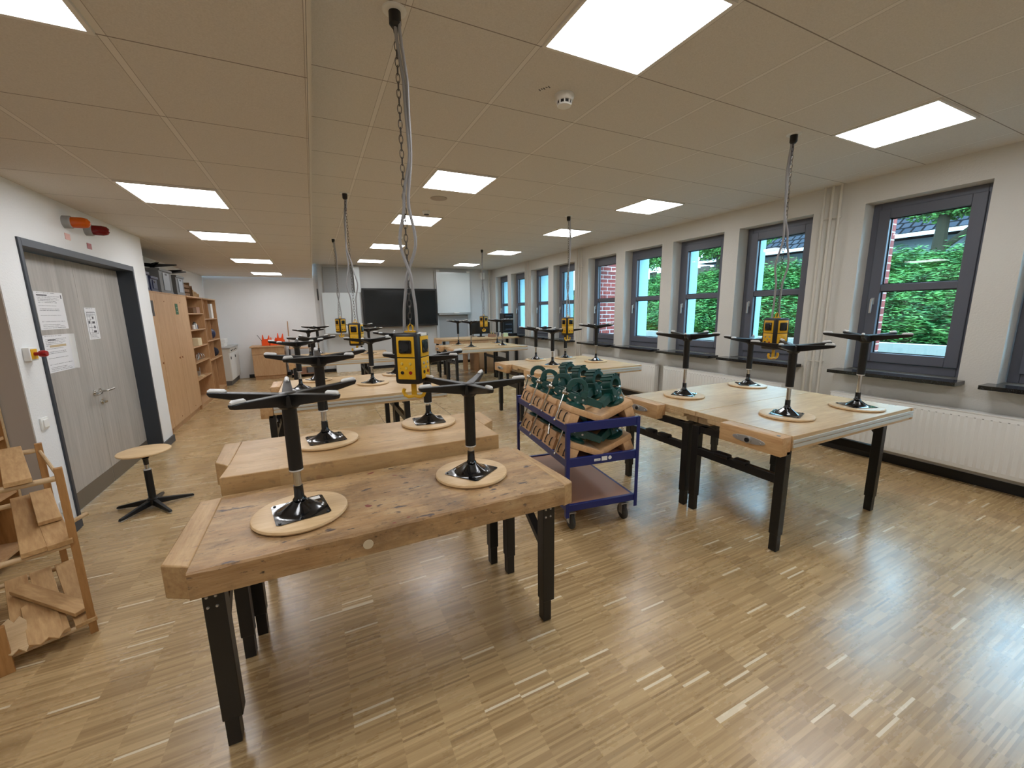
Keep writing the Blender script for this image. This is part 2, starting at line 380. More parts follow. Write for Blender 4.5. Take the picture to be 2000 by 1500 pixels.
def make_window():
    """one tall tilt window; origin at inner wall face, lower near corner; width along +y"""
    W, Z = .89, 1.715; x = .175
    e = empty('window_1')
    m = MB(); t = .07
    m.box(x, 0, 0, x+.08, t, Z); m.box(x, W-t, 0, x+.08, W, Z); m.box(x, t, Z-t, x+.08, W-t, Z); m.box(x, t, 0, x+.08, W-t, t+.01)
    m.build('frame', m_frame, e, .004)
    m = MB(); s0, s1, z0, z1 = .062, W-.062, .085, Z-.065; k = .095; xx = x-.022
    m.box(xx, s0, z0, xx+.075, s0+k, z1); m.box(xx, s1-k, z0, xx+.075, s1, z1); m.box(xx, s0+k, z1-k, xx+.075, s1-k, z1); m.box(xx, s0+k, z0, xx+.075, s1-k, z0+k)
    zm = .86
    m.box(xx+.012, s0+k, zm-.035, xx+.07, s1-k, zm+.035)
    m.build('sash', m_frame, e, .004)
    g0, g1 = s0+k, s1-k
    bx('pane', m_glass, e, xx+.056, g0-.005, z0+k-.005, xx+.062, g1+.005, zm-.03)
    bx('pane', m_glass, e, xx+.056, g0-.005, zm+.03, xx+.062, g1+.005, z1-k+.005)
    m = MB(); q_ = .009
    for za, zb in ((z0+k, zm-.035), (zm+.035, z1-k)):
        m.box(xx+.045, g0, za, xx+.056, g0+q_, zb); m.box(xx+.045, g1-q_, za, xx+.056, g1, zb); m.box(xx+.045, g0+q_, za, xx+.056, g1-q_, za+q_); m.box(xx+.045, g0+q_, zb-q_, xx+.056, g1-q_, zb)
    m.build('gasket', m_blackp, e)
    m = MB(); hy = s1-.05
    m.box(xx-.012, hy-.014, .69, xx, hy+.014, .76); m.cyl((xx-.03, hy, .735), (xx, hy, .735), .008, n=10); m.box(xx-.042, hy-.010, .60, xx-.028, hy+.010, .748)
    m.build('handle', m_steel, e, .003)
    bx('sill', m_granite, e, -.21, -.05, -.035, x, W+.06, 0)
    return e
win0 = make_window(); struct(win0)
names = ['window behind the right edge of the picture', 'nearest full window, right of the pipes', 'window left of the near pipes', 'window, second left of the near pipes', 'window, third left of the near pipes', 'window showing red brick outside', 'window with pale reveal past the middle pipes', 'window two past the middle pipes', 'window before the far corner', 'window at the far corner']
for i, (a, b) in enumerate(WIN):
    o = win0 if i == 0 else copy_tree(win0)
    o.name = 'window_%d' % (i+1); o.location = (XW, a, WZ0); o['kind'] = 'structure'; o['label'] = names[i]
    for c in o.children:
        if c.name.startswith('sill'): c.location.z = 0
for i, (a, b) in enumerate(WIN[1:], 2):   # outer reveals
    struct(bx('trim_%d' % i, m_brick if i in (2, 6) else m_reveal, None, XW+.26, b-.006, WZ0, XO+.02, b+.005, WZ1), 'outer reveal of window')

# pipes on the window wall
def pipes(ys, zb, label):
    e = thing('heating_pipes', label, 'pipe')
    for k, y in enumerate(ys):
        m = MB(); m.tube([(XW-.045, y, .30+.02*k), (XW-.045, y, ZR)], .0125, 10); m.build('pipe', m_offw, e)
    for z in zb:
        m = MB()
        for y in ys: m.cyl((XW-.045, y, z-.009), (XW-.045, y, z+.009), .018, n=12); m.cyl((XW-.045, y, z), (XW, y, z), .006, n=8)
        m.cyl((XW-.045, ys[0], z), (XW-.045, ys[-1], z), .005, n=8); m.build('pipe_clip', m_offw, e)
    return e
pipes((2.60, 2.68, 2.76), (2.55, .98), 'three white heating pipes between the two nearest large windows')
pipes((7.30, 7.38, 7.46), (2.5,), 'white heating pipes beside the brick-view window')
pipes((9.70, 9.86), (2.5,), 'pair of white pipes near the far corner windows')
def radiator(y0, y1, label):
    e = thing('radiator', label, 'radiator', (XW, y0, 0), 0, 'white panel radiators under the windows')
    L = y1-y0; z0, z1 = .155, .665
    m = MB(); m.box(-.14, 0, z0, -.045, L, z1, bev=.006)
    n = int(L/.05)
    m.build('body', m_white, e)
    m = MB()
    for i in range(n):
        y = .03+(L-.06)*(i+.5)/n; m.box(-.1412, y-.016, z0+.035, -.139, y+.014, z1-.035)
    m.build('ribs', m_white, e, .003)
    m = MB()
    for i in range(n+1):
        y = .03+(L-.06)*i/n
        m.box(-.1405, y-.006, z1-.040, -.1395, y+.006, z1-.034)
    m.build('vent_slots', m_grey, e)
    m = MB(); m.box(-.142, -.004, z1, -.04, L+.004, z1+.012); m.build('top_grille', m_white, e)
    m = MB(); m.box(-.05, .25, .25, 0, .31, .6); m.box(-.05, L-.31, .25, 0, L-.25, .6); m.build('bracket', m_white, e)
    return e
radiator(.3, 2.42, 'white ribbed radiator under the nearest window, right of the pipes')
radiator(2.95, 4.84, 'white ribbed radiator behind the right workbench pair, left of the pipes')
radiator(5.02, 7.1, 'white ribbed radiator behind the middle right workbench pair')
radiator(8.2, 10.3, 'white ribbed radiator behind the far right workbench pair')

# ------------------------------------------------------------------ ceiling things
def panel(x0, x1, y, z, label):
    e = thing('ceiling_light', label, 'ceiling light', ((x0+x1)/2, y+TY/2, z), 0, 'square panel lights in the ceiling')
    w_, d = (x1-x0)/2-.012, TY/2-.012
    m = MB(); b = .016
    m.box(-w_, -d, -.012, w_, -d+b, 0); m.box(-w_, d-b, -.012, w_, d, 0); m.box(-w_, -d+b, -.012, -w_+b, d-b, 0); m.box(w_-b, -d+b, -.012, w_, d-b, 0)
    m.build('frame', m_lampf, e); bx('diffuser', m_lamp, e, -w_+b, -d+b, -.010, w_-b, d-b, -.002); return e
rows = [(-5, 'behind the viewer'), (-1, 'nearest'), (3, 'second'), (6, 'third'), (10, 'fourth'), (14, 'farthest')]
for j, nm in rows:
    for c, (xa, cn) in enumerate([(LX-LTX, 'row on the lowered ceiling'), (GX+TX, 'middle row'), (GX+5*TX, 'window-side row')]):
        panel(xa, xa+(LTX if c == 0 else TX), GY+j*TY, ZL if c == 0 else ZR, 'square white panel light, %s in the %s' % (nm, cn))

e = thing('smoke_detector', 'white round smoke detector with dark slots on the ceiling near the big lamp', 'smoke detector', (1.49, 2.30, ZR))
m = MB(); m.lathe([(.058, 0), (.060, -.012), (.054, -.030), (.048, -.036)], 28); m.build('base', m_white, e)
m = MB(); m.lathe([(.040, -.034), (.040, -.054)], 20); m.build('chamber', m_blackp, e)
m = MB(); m.lathe([(.044, -.054), (.040, -.062), (.014, -.066)], 24)
for i in range(9): t = i*2*PI/9; m.box(.040, -.004, -.056, .046, .004, -.034, M=Matrix.Rotation(t, 4, 'Z'))
m.build('cap', m_white, e)
for (x, y, lb) in [(1.44, 5.45, 'small white detector disc above the second pendant row'), (1.47, 7.40, 'dark little detector in the ceiling before the fourth lamp')]:
    e = thing('smoke_detector', lb, 'smoke detector', (x, y, ZR)); m = MB(); m.lathe([(.05, 0), (.05, -.012), (.038, -.04), (.02, -.044)], 20); m.build('base', m_white, e)
    m = MB(); m.lathe([(.036, -.038), (.030, -.047)], 16); m.build('chamber', m_blackp, e)
e = thing('ceiling_speaker', 'flush round ceiling speaker in front of the second panel light', 'speaker', (1.42, 4.80, ZR))
m = MB(); m.lathe([(.095, 0), (.095, -.005), (.088, -.008)], 28); m.build('grille', plain('speaker_mesh', (176, 166, 156), .8), e)
# marking on the tile next to the detector
m = MB()
for i, (a, b) in enumerate([(.0, .020), (.016, .010), (.030, .022), (.046, .012), (.062, .024)]):
    m.box(a, -.011, -.0006, a+.006, -.011+b, 0); 
    if i % 2: m.box(a, -.002, -.0006, a+.011, .002, 0)
tag(m.build('ceiling_marking', m_blackp, None, loc=(1.325, 2.315, ZR-.0002)), 'small black marking written on the ceiling tile beside the detector', 'marking').rotation_euler = (0, 0, R(-58))

# ------------------------------------------------------------------ hanging power boxes
def chain_mb(z0, z1, dx, dy):
    m = MB(); L = z1-z0; n = int(L/.030)
    for i in range(n):
        t = (i+.5)/n; c = Vector((dx*t, dy*t, z0+L*t)); pts = []
        for k in range(10):
            a = 2*PI*k/10; q = math.copysign(abs(math.cos(a))**.8, math.cos(a))*.0085; zz = math.sin(a)*.0195
            pts.append(c+(Vector((q, 0, zz)) if i % 2 else Vector((0, q, zz))))
        m.tube(pts, .0019, 5, closed=True)
    return m
def make_pendant(first, x, y, rz, label, sw, ztop=1.505, seed=0, dx=0, dy=0):
    rnd = random.Random(seed)
    e = thing('power_pendant', label, 'power pendant', (x, y, ztop), 0, 'hanging yellow and black power boxes')
    b = .068; Hh = .255; M = Matrix.Rotation(rz, 4, 'Z')
    m = MB(); m.box(-b, -b, -Hh, b, b, 0, bev=.017); m.build('housing', m_blackp, e, M=M)
    sock, plates, slots = MB(), [], MB()
    for k in range(4):
        Q = M @ Matrix.Rotation(k*PI/2, 4, 'Z')
        p = MB(); p.box(-.046, -b-.003, -.118, .046, -b+.002, -.018, M=None, bev=.001); p.build('socket_plate', m_yellow, e, M=Q)
        p = MB(); p.box(-.046, -b-.003, -.228, .046, -b+.002, -.123, bev=.001); o = p.build('terminal_plate', m_yellow, e, M=Q)
        s = MB(); s.box(-.033, -b-.010, -.100, .033, -b, -.035, bev=.006); s.cyl((0, -b-.0115, -.067), (0, -b-.008, -.067), .022, n=20); s.build('socket', m_blackg, e, M=Q)
        s = MB()
        for (px, pz) in [(-.022, -.150), (.022, -.150), (0, -.172), (-.033, -.172), (.033, -.172)]:
            s.lathe([(.0075 if abs(px) < .03 else .003, 0), (.006 if abs(px) < .03 else .002, .004)], 12, M=Matrix.Translation((px, -b-.003, pz)) @ Matrix.Rotation(PI/2, 4, 'X'))
        s.build('jack', m_steel if k % 2 else plain('pale_yellow', (214, 186, 92), .4), e, M=Q)
        s = MB(); s.cyl((-.022, -b-.006, -.195), (-.022, -b, -.195), .0085, n=14); s.build('jack', m_blackp, e, M=Q)
        s = MB(); s.cyl((.022, -b-.006, -.195), (.022, -b, -.195), .0085, n=14); s.build('jack', m_red, e, M=Q)
    s = MB(); s.box(b-.004, -.03, -.016, b+.001, .035, -.003); s.build('sticker', m_white, e, M=M)
    # hook below
    m = MB(); m.box(-.013, -.004, -.33, .013, .004, -Hh+.002)
    for sg in (-1, 1):
        m.tube([(0, 0, -.325), (sg*.03, 0, -.330), (sg*.047, 0, -.322), (sg*.056, 0, -.302), (sg*.050, 0, -.288)], .0095, 8)
    m.build('hook', m_yellow, e, M=Matrix.Rotation(rz+.15, 4, 'Z'))
    m = MB(); m.box(-.03, -.010, 0, .03, .010, .008); m.tube([(-.012, 0, .005), (-.012, 0, .03), (0, 0, .042), (.012, 0, .03), (.012, 0, .005)], .004, 8)
    m.build('eyelet', m_yellow, e, M=M)
    T = ZR-ztop
    chain_mb(.035, T-.06, dx, dy).build('chain', m_chain, e)
    kx = [0, .08, .18, .32, .46, .62, .8, 1]
    ka = [0, .03, -.10, -.75, -.15, .55, .45, 0]; kb = [0, -.03, .10, .85, .35, .62, .5, 0]
    def curve(t, K):
        for a in range(7):
            if t <= kx[a+1]+1e-9:
                q = (t-kx[a])/(kx[a+1]-kx[a]); q = q*q*(3-2*q); return K[a]*(1-q)+K[a+1]*q
    cr, sr = math.cos(yaw), -math.sin(yaw)
    for k in range(2):
        pts = []
        for i in range(40):
            t = i/39; a = sw*curve(t, (ka, kb)[k]); g = (1-t)**2
            x0 = (.035*math.cos(rz+k*PI))*g; y0 = (.035*math.sin(rz+k*PI))*g; sd_ = (.016 if k else -.002)*t
            pts.append((x0+(a+sd_)*cr+dx*t, y0+(a+sd_)*sr+dy*t+.012*math.sin(t*7+seed), .002+(T-.05)*t))
        m = MB(); m.tube(pts, .0075, 8); m.build('cable', m_hose, e)
    m = MB(); m.lathe([(.052, T), (.050, T-.006), (.034, T-.009)], 28, c=(dx, dy, 0)); m.build('rosette', m_white, e)
    m = MB(); m.lathe([(.026, T-.008), (.026, T-.055), (.016, T-.068)], 20, c=(dx, dy, 0)); m.build('cord_grip', m_blackp, e)
    return e
make_pendant(None, .435, 2.06, R(-38), 'large yellow and black power box hanging over the front left workbenches', .062, 1.505, 3, 0, -.05)
make_pendant(None, 3.40, 2.06, R(-14), 'yellow and black power box hanging over the front right workbench pair', -.05, 1.515, 1, -.015, 0)
make_pendant(None, .43, 4.99, R(-24), 'yellow and black power box hanging over the second left workbench pair', -.06, 1.49, 2)
make_pendant(None, .44, 8.0, R(34), 'smallest left yellow power box, in front of the low whiteboard', .04, 1.51, 4)
make_pendant(None, 3.315, 4.98, R(6), 'yellow and black power box over the middle right pair, before the windows', .03, 1.50, 5)
make_pendant(None, 3.33, 8.26, R(22), 'yellow power box hanging over the far right workbench pair', -.03, 1.50, 6)

# ------------------------------------------------------------------ workbenches
def leg(e, x, y, ztop, bolts=None, w_=.055):
    m = MB(); m.box(x, y, .12, x+w_, y+.06, ztop); o = m.build('leg', m_black, e, .003)
    m = MB(); m.box(x+.005, y+.005, 0.004, x+.050, y+.055, .122); m.build('telescopic_foot', m_black, o, .002)
    m = MB(); m.box(x+.012, y+.012, 0, x+.043, y+.048, .005); m.build('foot_pad', m_grey, o)
    if bolts:
        m = MB(); yy = y if bolts < 0 else y+.06
        for dx in (.014, .041):
            for dz in (-.07, -.11): m.lathe([(.0055, 0), (.004, .004)], 10, M=Matrix.Translation((x+dx, yy, ztop+dz)) @ Matrix.Rotation(PI/2*(1 if bolts < 0 else -1), 4, 'X'))
        m.build('bolt', m_steel, o)
def bench_new(x0, x1, y0, d, front, label, group, zt=.8, mat=None):
    """front=-1: outer edge at y0, +1: outer edge at y0+d"""
    mat = mat or m_bench
    e = thing('workbench', label, 'workbench', (x0, y0, 0), 0, group)
    L = x1-x0
    F = (lambda y: y) if front < 0 else (lambda y: d-y)
    def b(m, xa, ya, za, xb, yb, zb, **k):
        ya, yb = sorted((F(ya), F(yb))); m.box(xa, ya, za, xb, yb, zb, **k)
    m = MB(); b(m, .105, 0, zt-.04, L-.03, d, zt); b(m, .06, .02, zt-.098, L-.03, .12, zt-.04); b(m, .14, d-.11, zt-.098, L-.03, d-.002, zt-.04)
    b(m, .105, .12, zt-.07, .16, d-.11, zt-.04); b(m, L-.09, .12, zt-.098, L-.03, d-.11, zt-.04)
    b(m, .105, -.0, zt-.098, L-.03, .02, zt-.04)
    m.build('tabletop', mat, e, .003)
    m = MB(); b(m, 0, .005, zt-.125, .10, .44, zt, bev=.006); b(m, .100, .10, zt-.085, .106, .16, zt-.06); b(m, .1, .3, zt-.085, .106, .36, zt-.06)
    jw = m.build('vise_jaw', m_jaw, e, 0)
    # recessed lever plate on the jaw
    m = MB(); yc = F(.22)
    pts = []
    for k in range(16):
        a = 2*PI*k/16; pts.append((yc+math.cos(a)*(.115 if abs(math.cos(a)) > .6 else .09), zt-.066+math.sin(a)*.025))
    m.prism(pts, -.006, .004, 0); m.cyl((-.018, yc, zt-.066), (0, yc, zt-.066), .024, n=18); m.cyl((-.010, yc+.082, zt-.062), (0, yc+.082, zt-.062), .008, n=10); m.cyl((-.010, yc-.082, zt-.072), (0, yc-.082, zt-.072), .008, n=10)
    pl = m.build('lever_plate', m_steel, e, .001); m = MB(); m.cyl((-.024, yc, zt-.066), (-.016, yc, zt-.066), .015, n=16); m.build('lever_hub', m_blackp, pl)
    m = MB(); m.cyl((.035, F(.05), zt-.001), (.035, F(.05), zt+.0006), .012, n=16); m.build('peg_hole', m_blackp, jw)
    # two light rails in the front edge
    m = MB(); b(m, .105, -.008, zt-.046, L+.0, 0, zt-.026); b(m, .105, -.008, zt-.076, L+.0, 0, zt-.054); m.build('rail', m_rail, e, .001)
    m = MB(); b(m, L-.03, -.006, zt-.095, L+.004, .05, zt-.058); b(m, L-.03, -.004, zt-.045, L+.004, .10, zt-.002); m.build('end_block', m_jaw, e, .003)
    zl = zt-.098
    for (lx) in (.06, 1.27):
        for ly in (.005, d-.075):
            yy = min(F(ly), F(ly+.06)); leg(e, lx, yy, zl)
        m = MB(); ya, yb = sorted((F(.06), F(d-.07))); m.box(lx+.004, ya, .47, lx+.044, yb, .53); m.build('crossbar', m_black, e, .002)
        m = MB(); b(m, lx+.01, .06, zl-.05, lx+.045, d-.07, zl)
        for (p, q, s_) in ((.065, d-.075, 1),):
            pa = [(F(p), zl-.0), (F(p+.06), zl), (F(p), zl-.07)]; pb = [(F(q), zl), (F(q-.06), zl), (F(q), zl-.07)]
            m.prism(pa, lx+.008, lx+.047, 0); m.prism(pb, lx+.008, lx+.047, 0)
        m.build('gusset', m_black, e)
    m = MB(); ya, yb = sorted((F(.26), F(.36))); yc_, yd_ = sorted((F(.40), F(.52)))
    m.box(.052, ya, .515, .112, yb, .55, bev=.012); m.box(.052, yc_, .515, .112, yd_, .55, bev=.012); m.build('shelf_bracket', m_black, e)
    m = MB(); yy = F(d-.06); m.box(.11, yy-.02, zl-.04, 1.28, yy+.02, zl); m.build('top_rail', m_black, e, .002)
    return e
GR = 'beech workbenches standing in pairs'
bench_new(2.55, 4.24, 1.43, .735, -1, 'front beech workbench of the pair by the nearest window, lever plate on its left jaw', GR)
bench_new(2.55, 4.24, 2.17, .735, 1, 'rear beech workbench of the pair by the nearest window', GR)
bench_new(2.55, 4.27, 4.47, .72, -1, 'front beech workbench of the middle right pair, behind the vise trolley', GR)
bench_new(2.55, 4.27, 5.195, .72, 1, 'rear beech workbench of the middle right pair, with open jaw at its corner', GR)
bench_new(2.62, 4.42, 8.30, .70, -1, 'front beech workbench of the far right pair near the teacher bench', GR)
bench_new(2.62, 4.42, 9.005, .70, 1, 'rear beech workbench of the far right pair near the teacher bench', GR)
bench_new(-.50, 1.22, 4.14, .73, -1, 'front beech workbench of the second left pair, pale rail on its edge', GR)
bench_new(-.50, 1.22, 4.875, .73, 1, 'rear beech workbench of the second left pair', GR)
bench_new(-.44, 1.36, 7.72, .73, -1, 'front beech workbench of the farthest left pair', GR)
bench_new(-.44, 1.36, 8.455, .73, 1, 'rear beech workbench of the farthest left pair', GR)

def rough_prism(m, x0, y0, z0, x1, y1, z1, amp, seed, n=46):
    """slab whose front upper edge is chipped by use"""
    rnd = random.Random(seed); L = x1-x0; rows_ = []
    for i in range(n+1):
        x = x0+L*i/n; a = abs(rnd.gauss(0, amp)); c = abs(rnd.gauss(0, amp*.5))
        sec = [(y0+c*.4, z0), (y0, z0+.004), (y0+.0005, z1-.006-a), (y0+.005+a*.9, z1-.0004), (y1, z1), (y1, z0)]
        rows_.append([m.bm.verts.new((x, p, q)) for p, q in sec])
    k = len(rows_[0])
    for A, B in zip(rows_, rows_[1:]):
        for i in range(k): m.bm.faces.new((A[i], A[(i+1) % k], B[(i+1) % k], B[i]))
    m.bm.faces.new(rows_[0][::-1]); m.bm.faces.new(rows_[-1])
# old workbench in front
e = thing('workbench', 'worn front left workbench, stained and scratched old top', 'workbench', (0, 0, 0), 0)
m = MB(); rough_prism(m, -.436, 1.49, .705, .985, 2.11, .80, .0026, 4); m.build('tabletop', m_bencho, e, smooth=False)
m = MB(); m.prism([(-.525, 1.585), (-.437, 1.535), (-.437, 2.10), (-.52, 2.09)], .676, .8, 2); m.build('vise_jaw', m_jawo, e, .006)
m = MB(); m.prism([(.986, 1.497), (1.042, 1.512), (1.045, 1.56), (1.02, 2.07), (.986, 2.07)], .69, .799, 2); m.build('end_jaw', m_jawo, e, .006)
m = MB(); m.box(-.45, 1.75, .655, -.30, 1.83, .706); m.build('jaw_guide', m_jawo, e, .004)
for lx in (-.437, .934):
    leg(e, lx, 1.60, .705, -1, .066); leg(e, lx, 2.035, .705)
    m = MB(); m.tube([(lx+.028, 1.65, .42), (lx+.028, 2.05, .695)], .026, 4); m.build('brace', m_black, e)
m = MB(); m.box(-.38, 2.05, .655, .94, 2.085, .705); m.build('top_rail', m_black, e, .002)
m = MB(); m.lathe([(.019, 0), (.018, .0012)], 20, M=Matrix.Translation((.11, 1.4895, .748)) @ Matrix.Rotation(PI/2, 4, 'X')); m.build('glue_spot', plain('dried_glue', (206, 190, 160), .6), e)
# second old bench, a little higher
e = thing('workbench', 'taller worn workbench right behind the front left one, thick plain top', 'workbench', (0, 0, 0), 0)
m = MB(); m.prism([(-.452, 2.15), (.945, 2.15), (.945, 2.36), (.945, 2.74), (-.44, 2.74), (-.44, 2.36)], .782, .872, 2); m.build('tabletop', m_benchm, e, .004)
m = MB(); m.prism([(-.512, 2.40), (-.44, 2.31), (-.44, 2.735), (-.525, 2.735)], .752, .872, 2); m.build('vise_jaw', m_jawo, e, .005)
m = MB(); m.prism([(.946, 2.39), (1.04, 2.47), (1.05, 2.735), (.946, 2.735)], .76, .872, 2); m.build('end_jaw', m_jawo, e, .005)
for lx in (-.40, .88):
    leg(e, lx, 2.17, .782); leg(e, lx, 2.66, .782)
    m = MB(); m.tube([(lx+.028, 2.21, .50), (lx+.028, 2.67, .765)], .024, 4); m.build('brace', m_black, e)

# ------------------------------------------------------------------ stools
def make_stool(h, rz, plate, name='stool'):
    """upside down: seat at z=0, glides at z=h"""
    e = empty(name)
    m = MB(); m.lathe([(.166, 0), (.175, .003), (.178, .009), (.175, .016), (.168, .0185), (.08, .0165)], 48); m.build('seat', m_seat, e)
    # pressed-steel bracket
    m = MB(); n = 18; a = .098; g = []
    for i in range(n+1):
        row = []
        for j in range(n+1):
            x = -a+2*a*i/n; y = -a+2*a*j/n; rr = math.hypot(x, y); th = math.atan2(y, x)
            hgt = .055*max(0, 1-rr/.085)**1.25 + .012*max(0, 1-rr/.1)*(.5+.5*math.cos(4*th))*min(1, rr/.03)
            if max(abs(x), abs(y)) > a*.97 and min(abs(x), abs(y)) > a*.9: x *= .95; y *= .95
            row.append(m.bm.verts.new((x, y, .019+hgt)))
        g.append(row)
    for i in range(n):
        for j in range(n): m.bm.faces.new((g[i][j], g[i+1][j], g[i+1][j+1], g[i][j+1]))
    o = m.build('seat_bracket', m_blackg, e, M=Matrix.Rotation(plate, 4, 'Z'))
    sd = o.modifiers.new('thickness', 'SOLIDIFY'); sd.thickness = .0015; sd.offset = 1
    m = MB()
    for sx in (-1, 1):
        for sy in (-1, 1): m.lathe([(.006, .0205), (.0045, .024)], 10, c=(sx*.085, sy*.085, 0))
    m.build('screw', m_blackp, e, M=Matrix.Rotation(plate, 4, 'Z'))
    m = MB(); m.lathe([(.026, .066), (.0185, .078), (.0175, .125)], 20); m.build('socket_tube', m_blackg, e)
    m = MB(); m.lathe([(.0145, .12), (.0145, h-.09)], 20); m.build('gas_spring', m_chrome, e)
    zc = .125+max(.02, (h-.455))
    m = MB(); m.lathe([(.0205, zc-.008), (.0255, zc-.006), (.0265, zc)], 24); m.build('collar', m_glide, e)
    m = MB(); m.lathe([(.0262, zc), (.0262, h-.085), (.028, h-.078)], 28); m.build('column', m_black, e)
    m = MB(); m.lathe([(.030, h-.082), (.040, h-.072), (.042, h-.030), (.030, h-.020), (.012, h-.018)], 20); m.build('hub', m_black, e)
    for k in range(5):
        M_ = Matrix.Rotation(rz+k*2*PI/5, 4, 'Z')
        m = MB(); secs = []
        for t in [0, .12, .5, .88, .97, 1]:
            x = .018+.257*t; wd = .021-.008*t; top = h-.022+.018*t-(0 if t < .9 else .002); bot = h-.072+.050*t
            if t == 1: bot += .010; wd *= .8
            secs.append([m.bm.verts.new(q) for q in ((x, -wd, top), (x, wd, top), (x, wd*.72, bot), (x, -wd*.72, bot))])
        for A, B in zip(secs, secs[1:]):
            for i in range(4): m.bm.faces.new((A[i], A[(i+1) % 4], B[(i+1) % 4], B[i]))
        m.bm.faces.new(secs[0][::-1]); m.bm.faces.new(secs[-1])
        lg = m.build('leg', m_black, e, .003, M=M_)
        m = MB(); m.tube([(.212, 0, h-.007), (.220, 0, h-.004), (.264, 0, h-.001), (.273, 0, h-.003)], [.006, .0092, .0092, .005], 10); m.build('glide', m_glide, lg, M=M_)
    return e
cache = {}
def stool(x, y, z, h, rz, plate, label, group=None):
    k = (round(h, 2), round(math.degrees(rz) % 72 / 6), round(math.degrees(plate)/15))
    if k in cache: o = copy_tree(cache[k])
    else: o = make_stool(h, rz, plate); cache[k] = o
    o.location = (x, y, z); tag(o, label, 'stool', group); return o
G = 'stools set upside down on the workbenches'
U = 'upside-down stool '
B = .8005
stool(-.115, 1.76, B, .525, R(21), R(10), U+'on the left of the worn front workbench with white sticker', G)
stool(.645, 1.815, B, .485, R(55), R(35), U+'on the right of the worn front workbench', G)
stool(.005, 2.50, .8725, .52, R(20), R(8), U+'on the left of the taller bench behind the worn one', G)
stool(.635, 2.60, .8725, .475, R(12), R(-5), U+'on the right of the taller bench, half behind the large power box', G)
# sticker on the first bracket
m = MB(); m.box(-.020, -.015, 0, .022, .015, .0006); st = m.build('sticker', m_white, None); st.rotation_euler = (0, 0, R(10))
for o in bpy.data.objects:
    if o.name.startswith('stool') and o.get('label', '').endswith('with white sticker'): st.parent = o
st.location = (.050, .070, .0262)
p2 = 'pair by the nearest window'
stool(3.115, 1.745, B, .553, R(48), R(20), U+'at the front left of the '+p2, G)
stool(3.857, 1.64, B, .60, R(55), R(65), U+'at the front right of the '+p2, G)
stool(3.04, 2.62, B, .59, R(1), R(30), U+'at the back left of the '+p2, G)
stool(4.00, 2.655, B, .51, R(30), R(50), U+'at the back right of the '+p2, G)
p3 = 'middle right workbench pair'
stool(3.24, 5.79, B, .545, R(20), R(25), U+'at the back left of the '+p3, G)
stool(3.11, 5.06, B, .545, R(50), R(45), U+'at the front left of the '+p3, G)
stool(3.78, 5.74, B, .50, R(40), R(15), U+'at the back right of the '+p3, G)
stool(3.935, 5.11, B, .585, R(10), R(70), U+'at the front right of the '+p3, G)
p4 = 'far right workbench pair'
stool(3.12, 9.41, B, .60, R(10), R(25), U+'at the back left of the '+p4, G)
stool(3.16, 8.63, B, .60, R(40), R(45), U+'at the front left of the '+p4, G)
stool(4.10, 9.30, B, .605, R(5), R(15), U+'at the back right of the '+p4, G)
stool(3.93, 8.62, B, .615, R(30), R(70), U+'at the front right of the '+p4, G)
p5 = 'second left workbench pair'
stool(-.18, 4.80, B, .535, R(18), R(12), U+'at the front left of the '+p5, G)
stool(-.03, 5.42, B, .54, R(50), R(30), U+'at the back left of the '+p5, G)
stool(.555, 4.84, B, .535, R(30), R(40), U+'at the front right of the '+p5, G)
stool(.92, 5.42, B, .56, R(5), R(20), U+'at the back right of the '+p5, G)
p6 = 'farthest left workbench pair'
stool(.86, 8.95, B, .58, R(20), R(20), U+'at the back right of the '+p6, G)
stool(.95, 8.38, B, .515, R(50), R(50), U+'at the front right of the '+p6, G)
stool(.05, 8.93, B, .565, R(35), R(10), U+'at the back left of the '+p6+', before the far wall', G)
stool(-.10, 8.25, B, .53, R(15), R(30), U+'at the front left of the '+p6, G)
# upright stool by the door
s = make_stool(.50, R(-20), R(20), 'stool')
for c in s.children: c.matrix_basis = Matrix.Rotation(PI, 4, 'X')
s.location = (-1.365, 4.235, .506); tag(s, 'upright stool with round plywood seat standing alone by the double door', 'stool')

# ------------------------------------------------------------------ vise trolley
TW, TL = .595, 1.06
tr_rz = R(-7.5); TR = (1.50, 2.25, 0)
e = thing('trolley', 'blue steel trolley with three brown shelves full of green vises', 'trolley', TR, tr_rz)
for (x, y, sx, sy) in ((0, 0, 0, 0), (TW-.028, 0, 1, 0), (0, TL-.028, 0, 1), (TW-.028, TL-.028, 1, 1)):
    m = MB(); m.box(x, y+sy*.024, .13, x+.028, y+.004+sy*.024, .832); m.box(x+sx*.024, y+(0 if sy else .004), .13, x+.004+sx*.024, y+(.024 if sy else .028), .832); m.build('post', m_blue, e, .001)
for z, hh in ((.765, .065), (.51, .065), (.175, .05)):
    m = MB(); m.box(.005, .005, z, TW-.005, .03, z+hh); m.box(.005, TL-.03, z, TW-.005, TL-.005, z+hh); m.box(.005, .03, z, .03, TL-.03, z+hh-.012); m.box(TW-.03, .03, z, TW-.005, TL-.03, z+hh-.012)
    o = m.build('shelf_rim', m_blue, e, .003)
    m = MB(); m.box(.03, .03, z+.028, TW-.03, TL-.03, z+.04); m.build('shelf_board', m_ply, e)
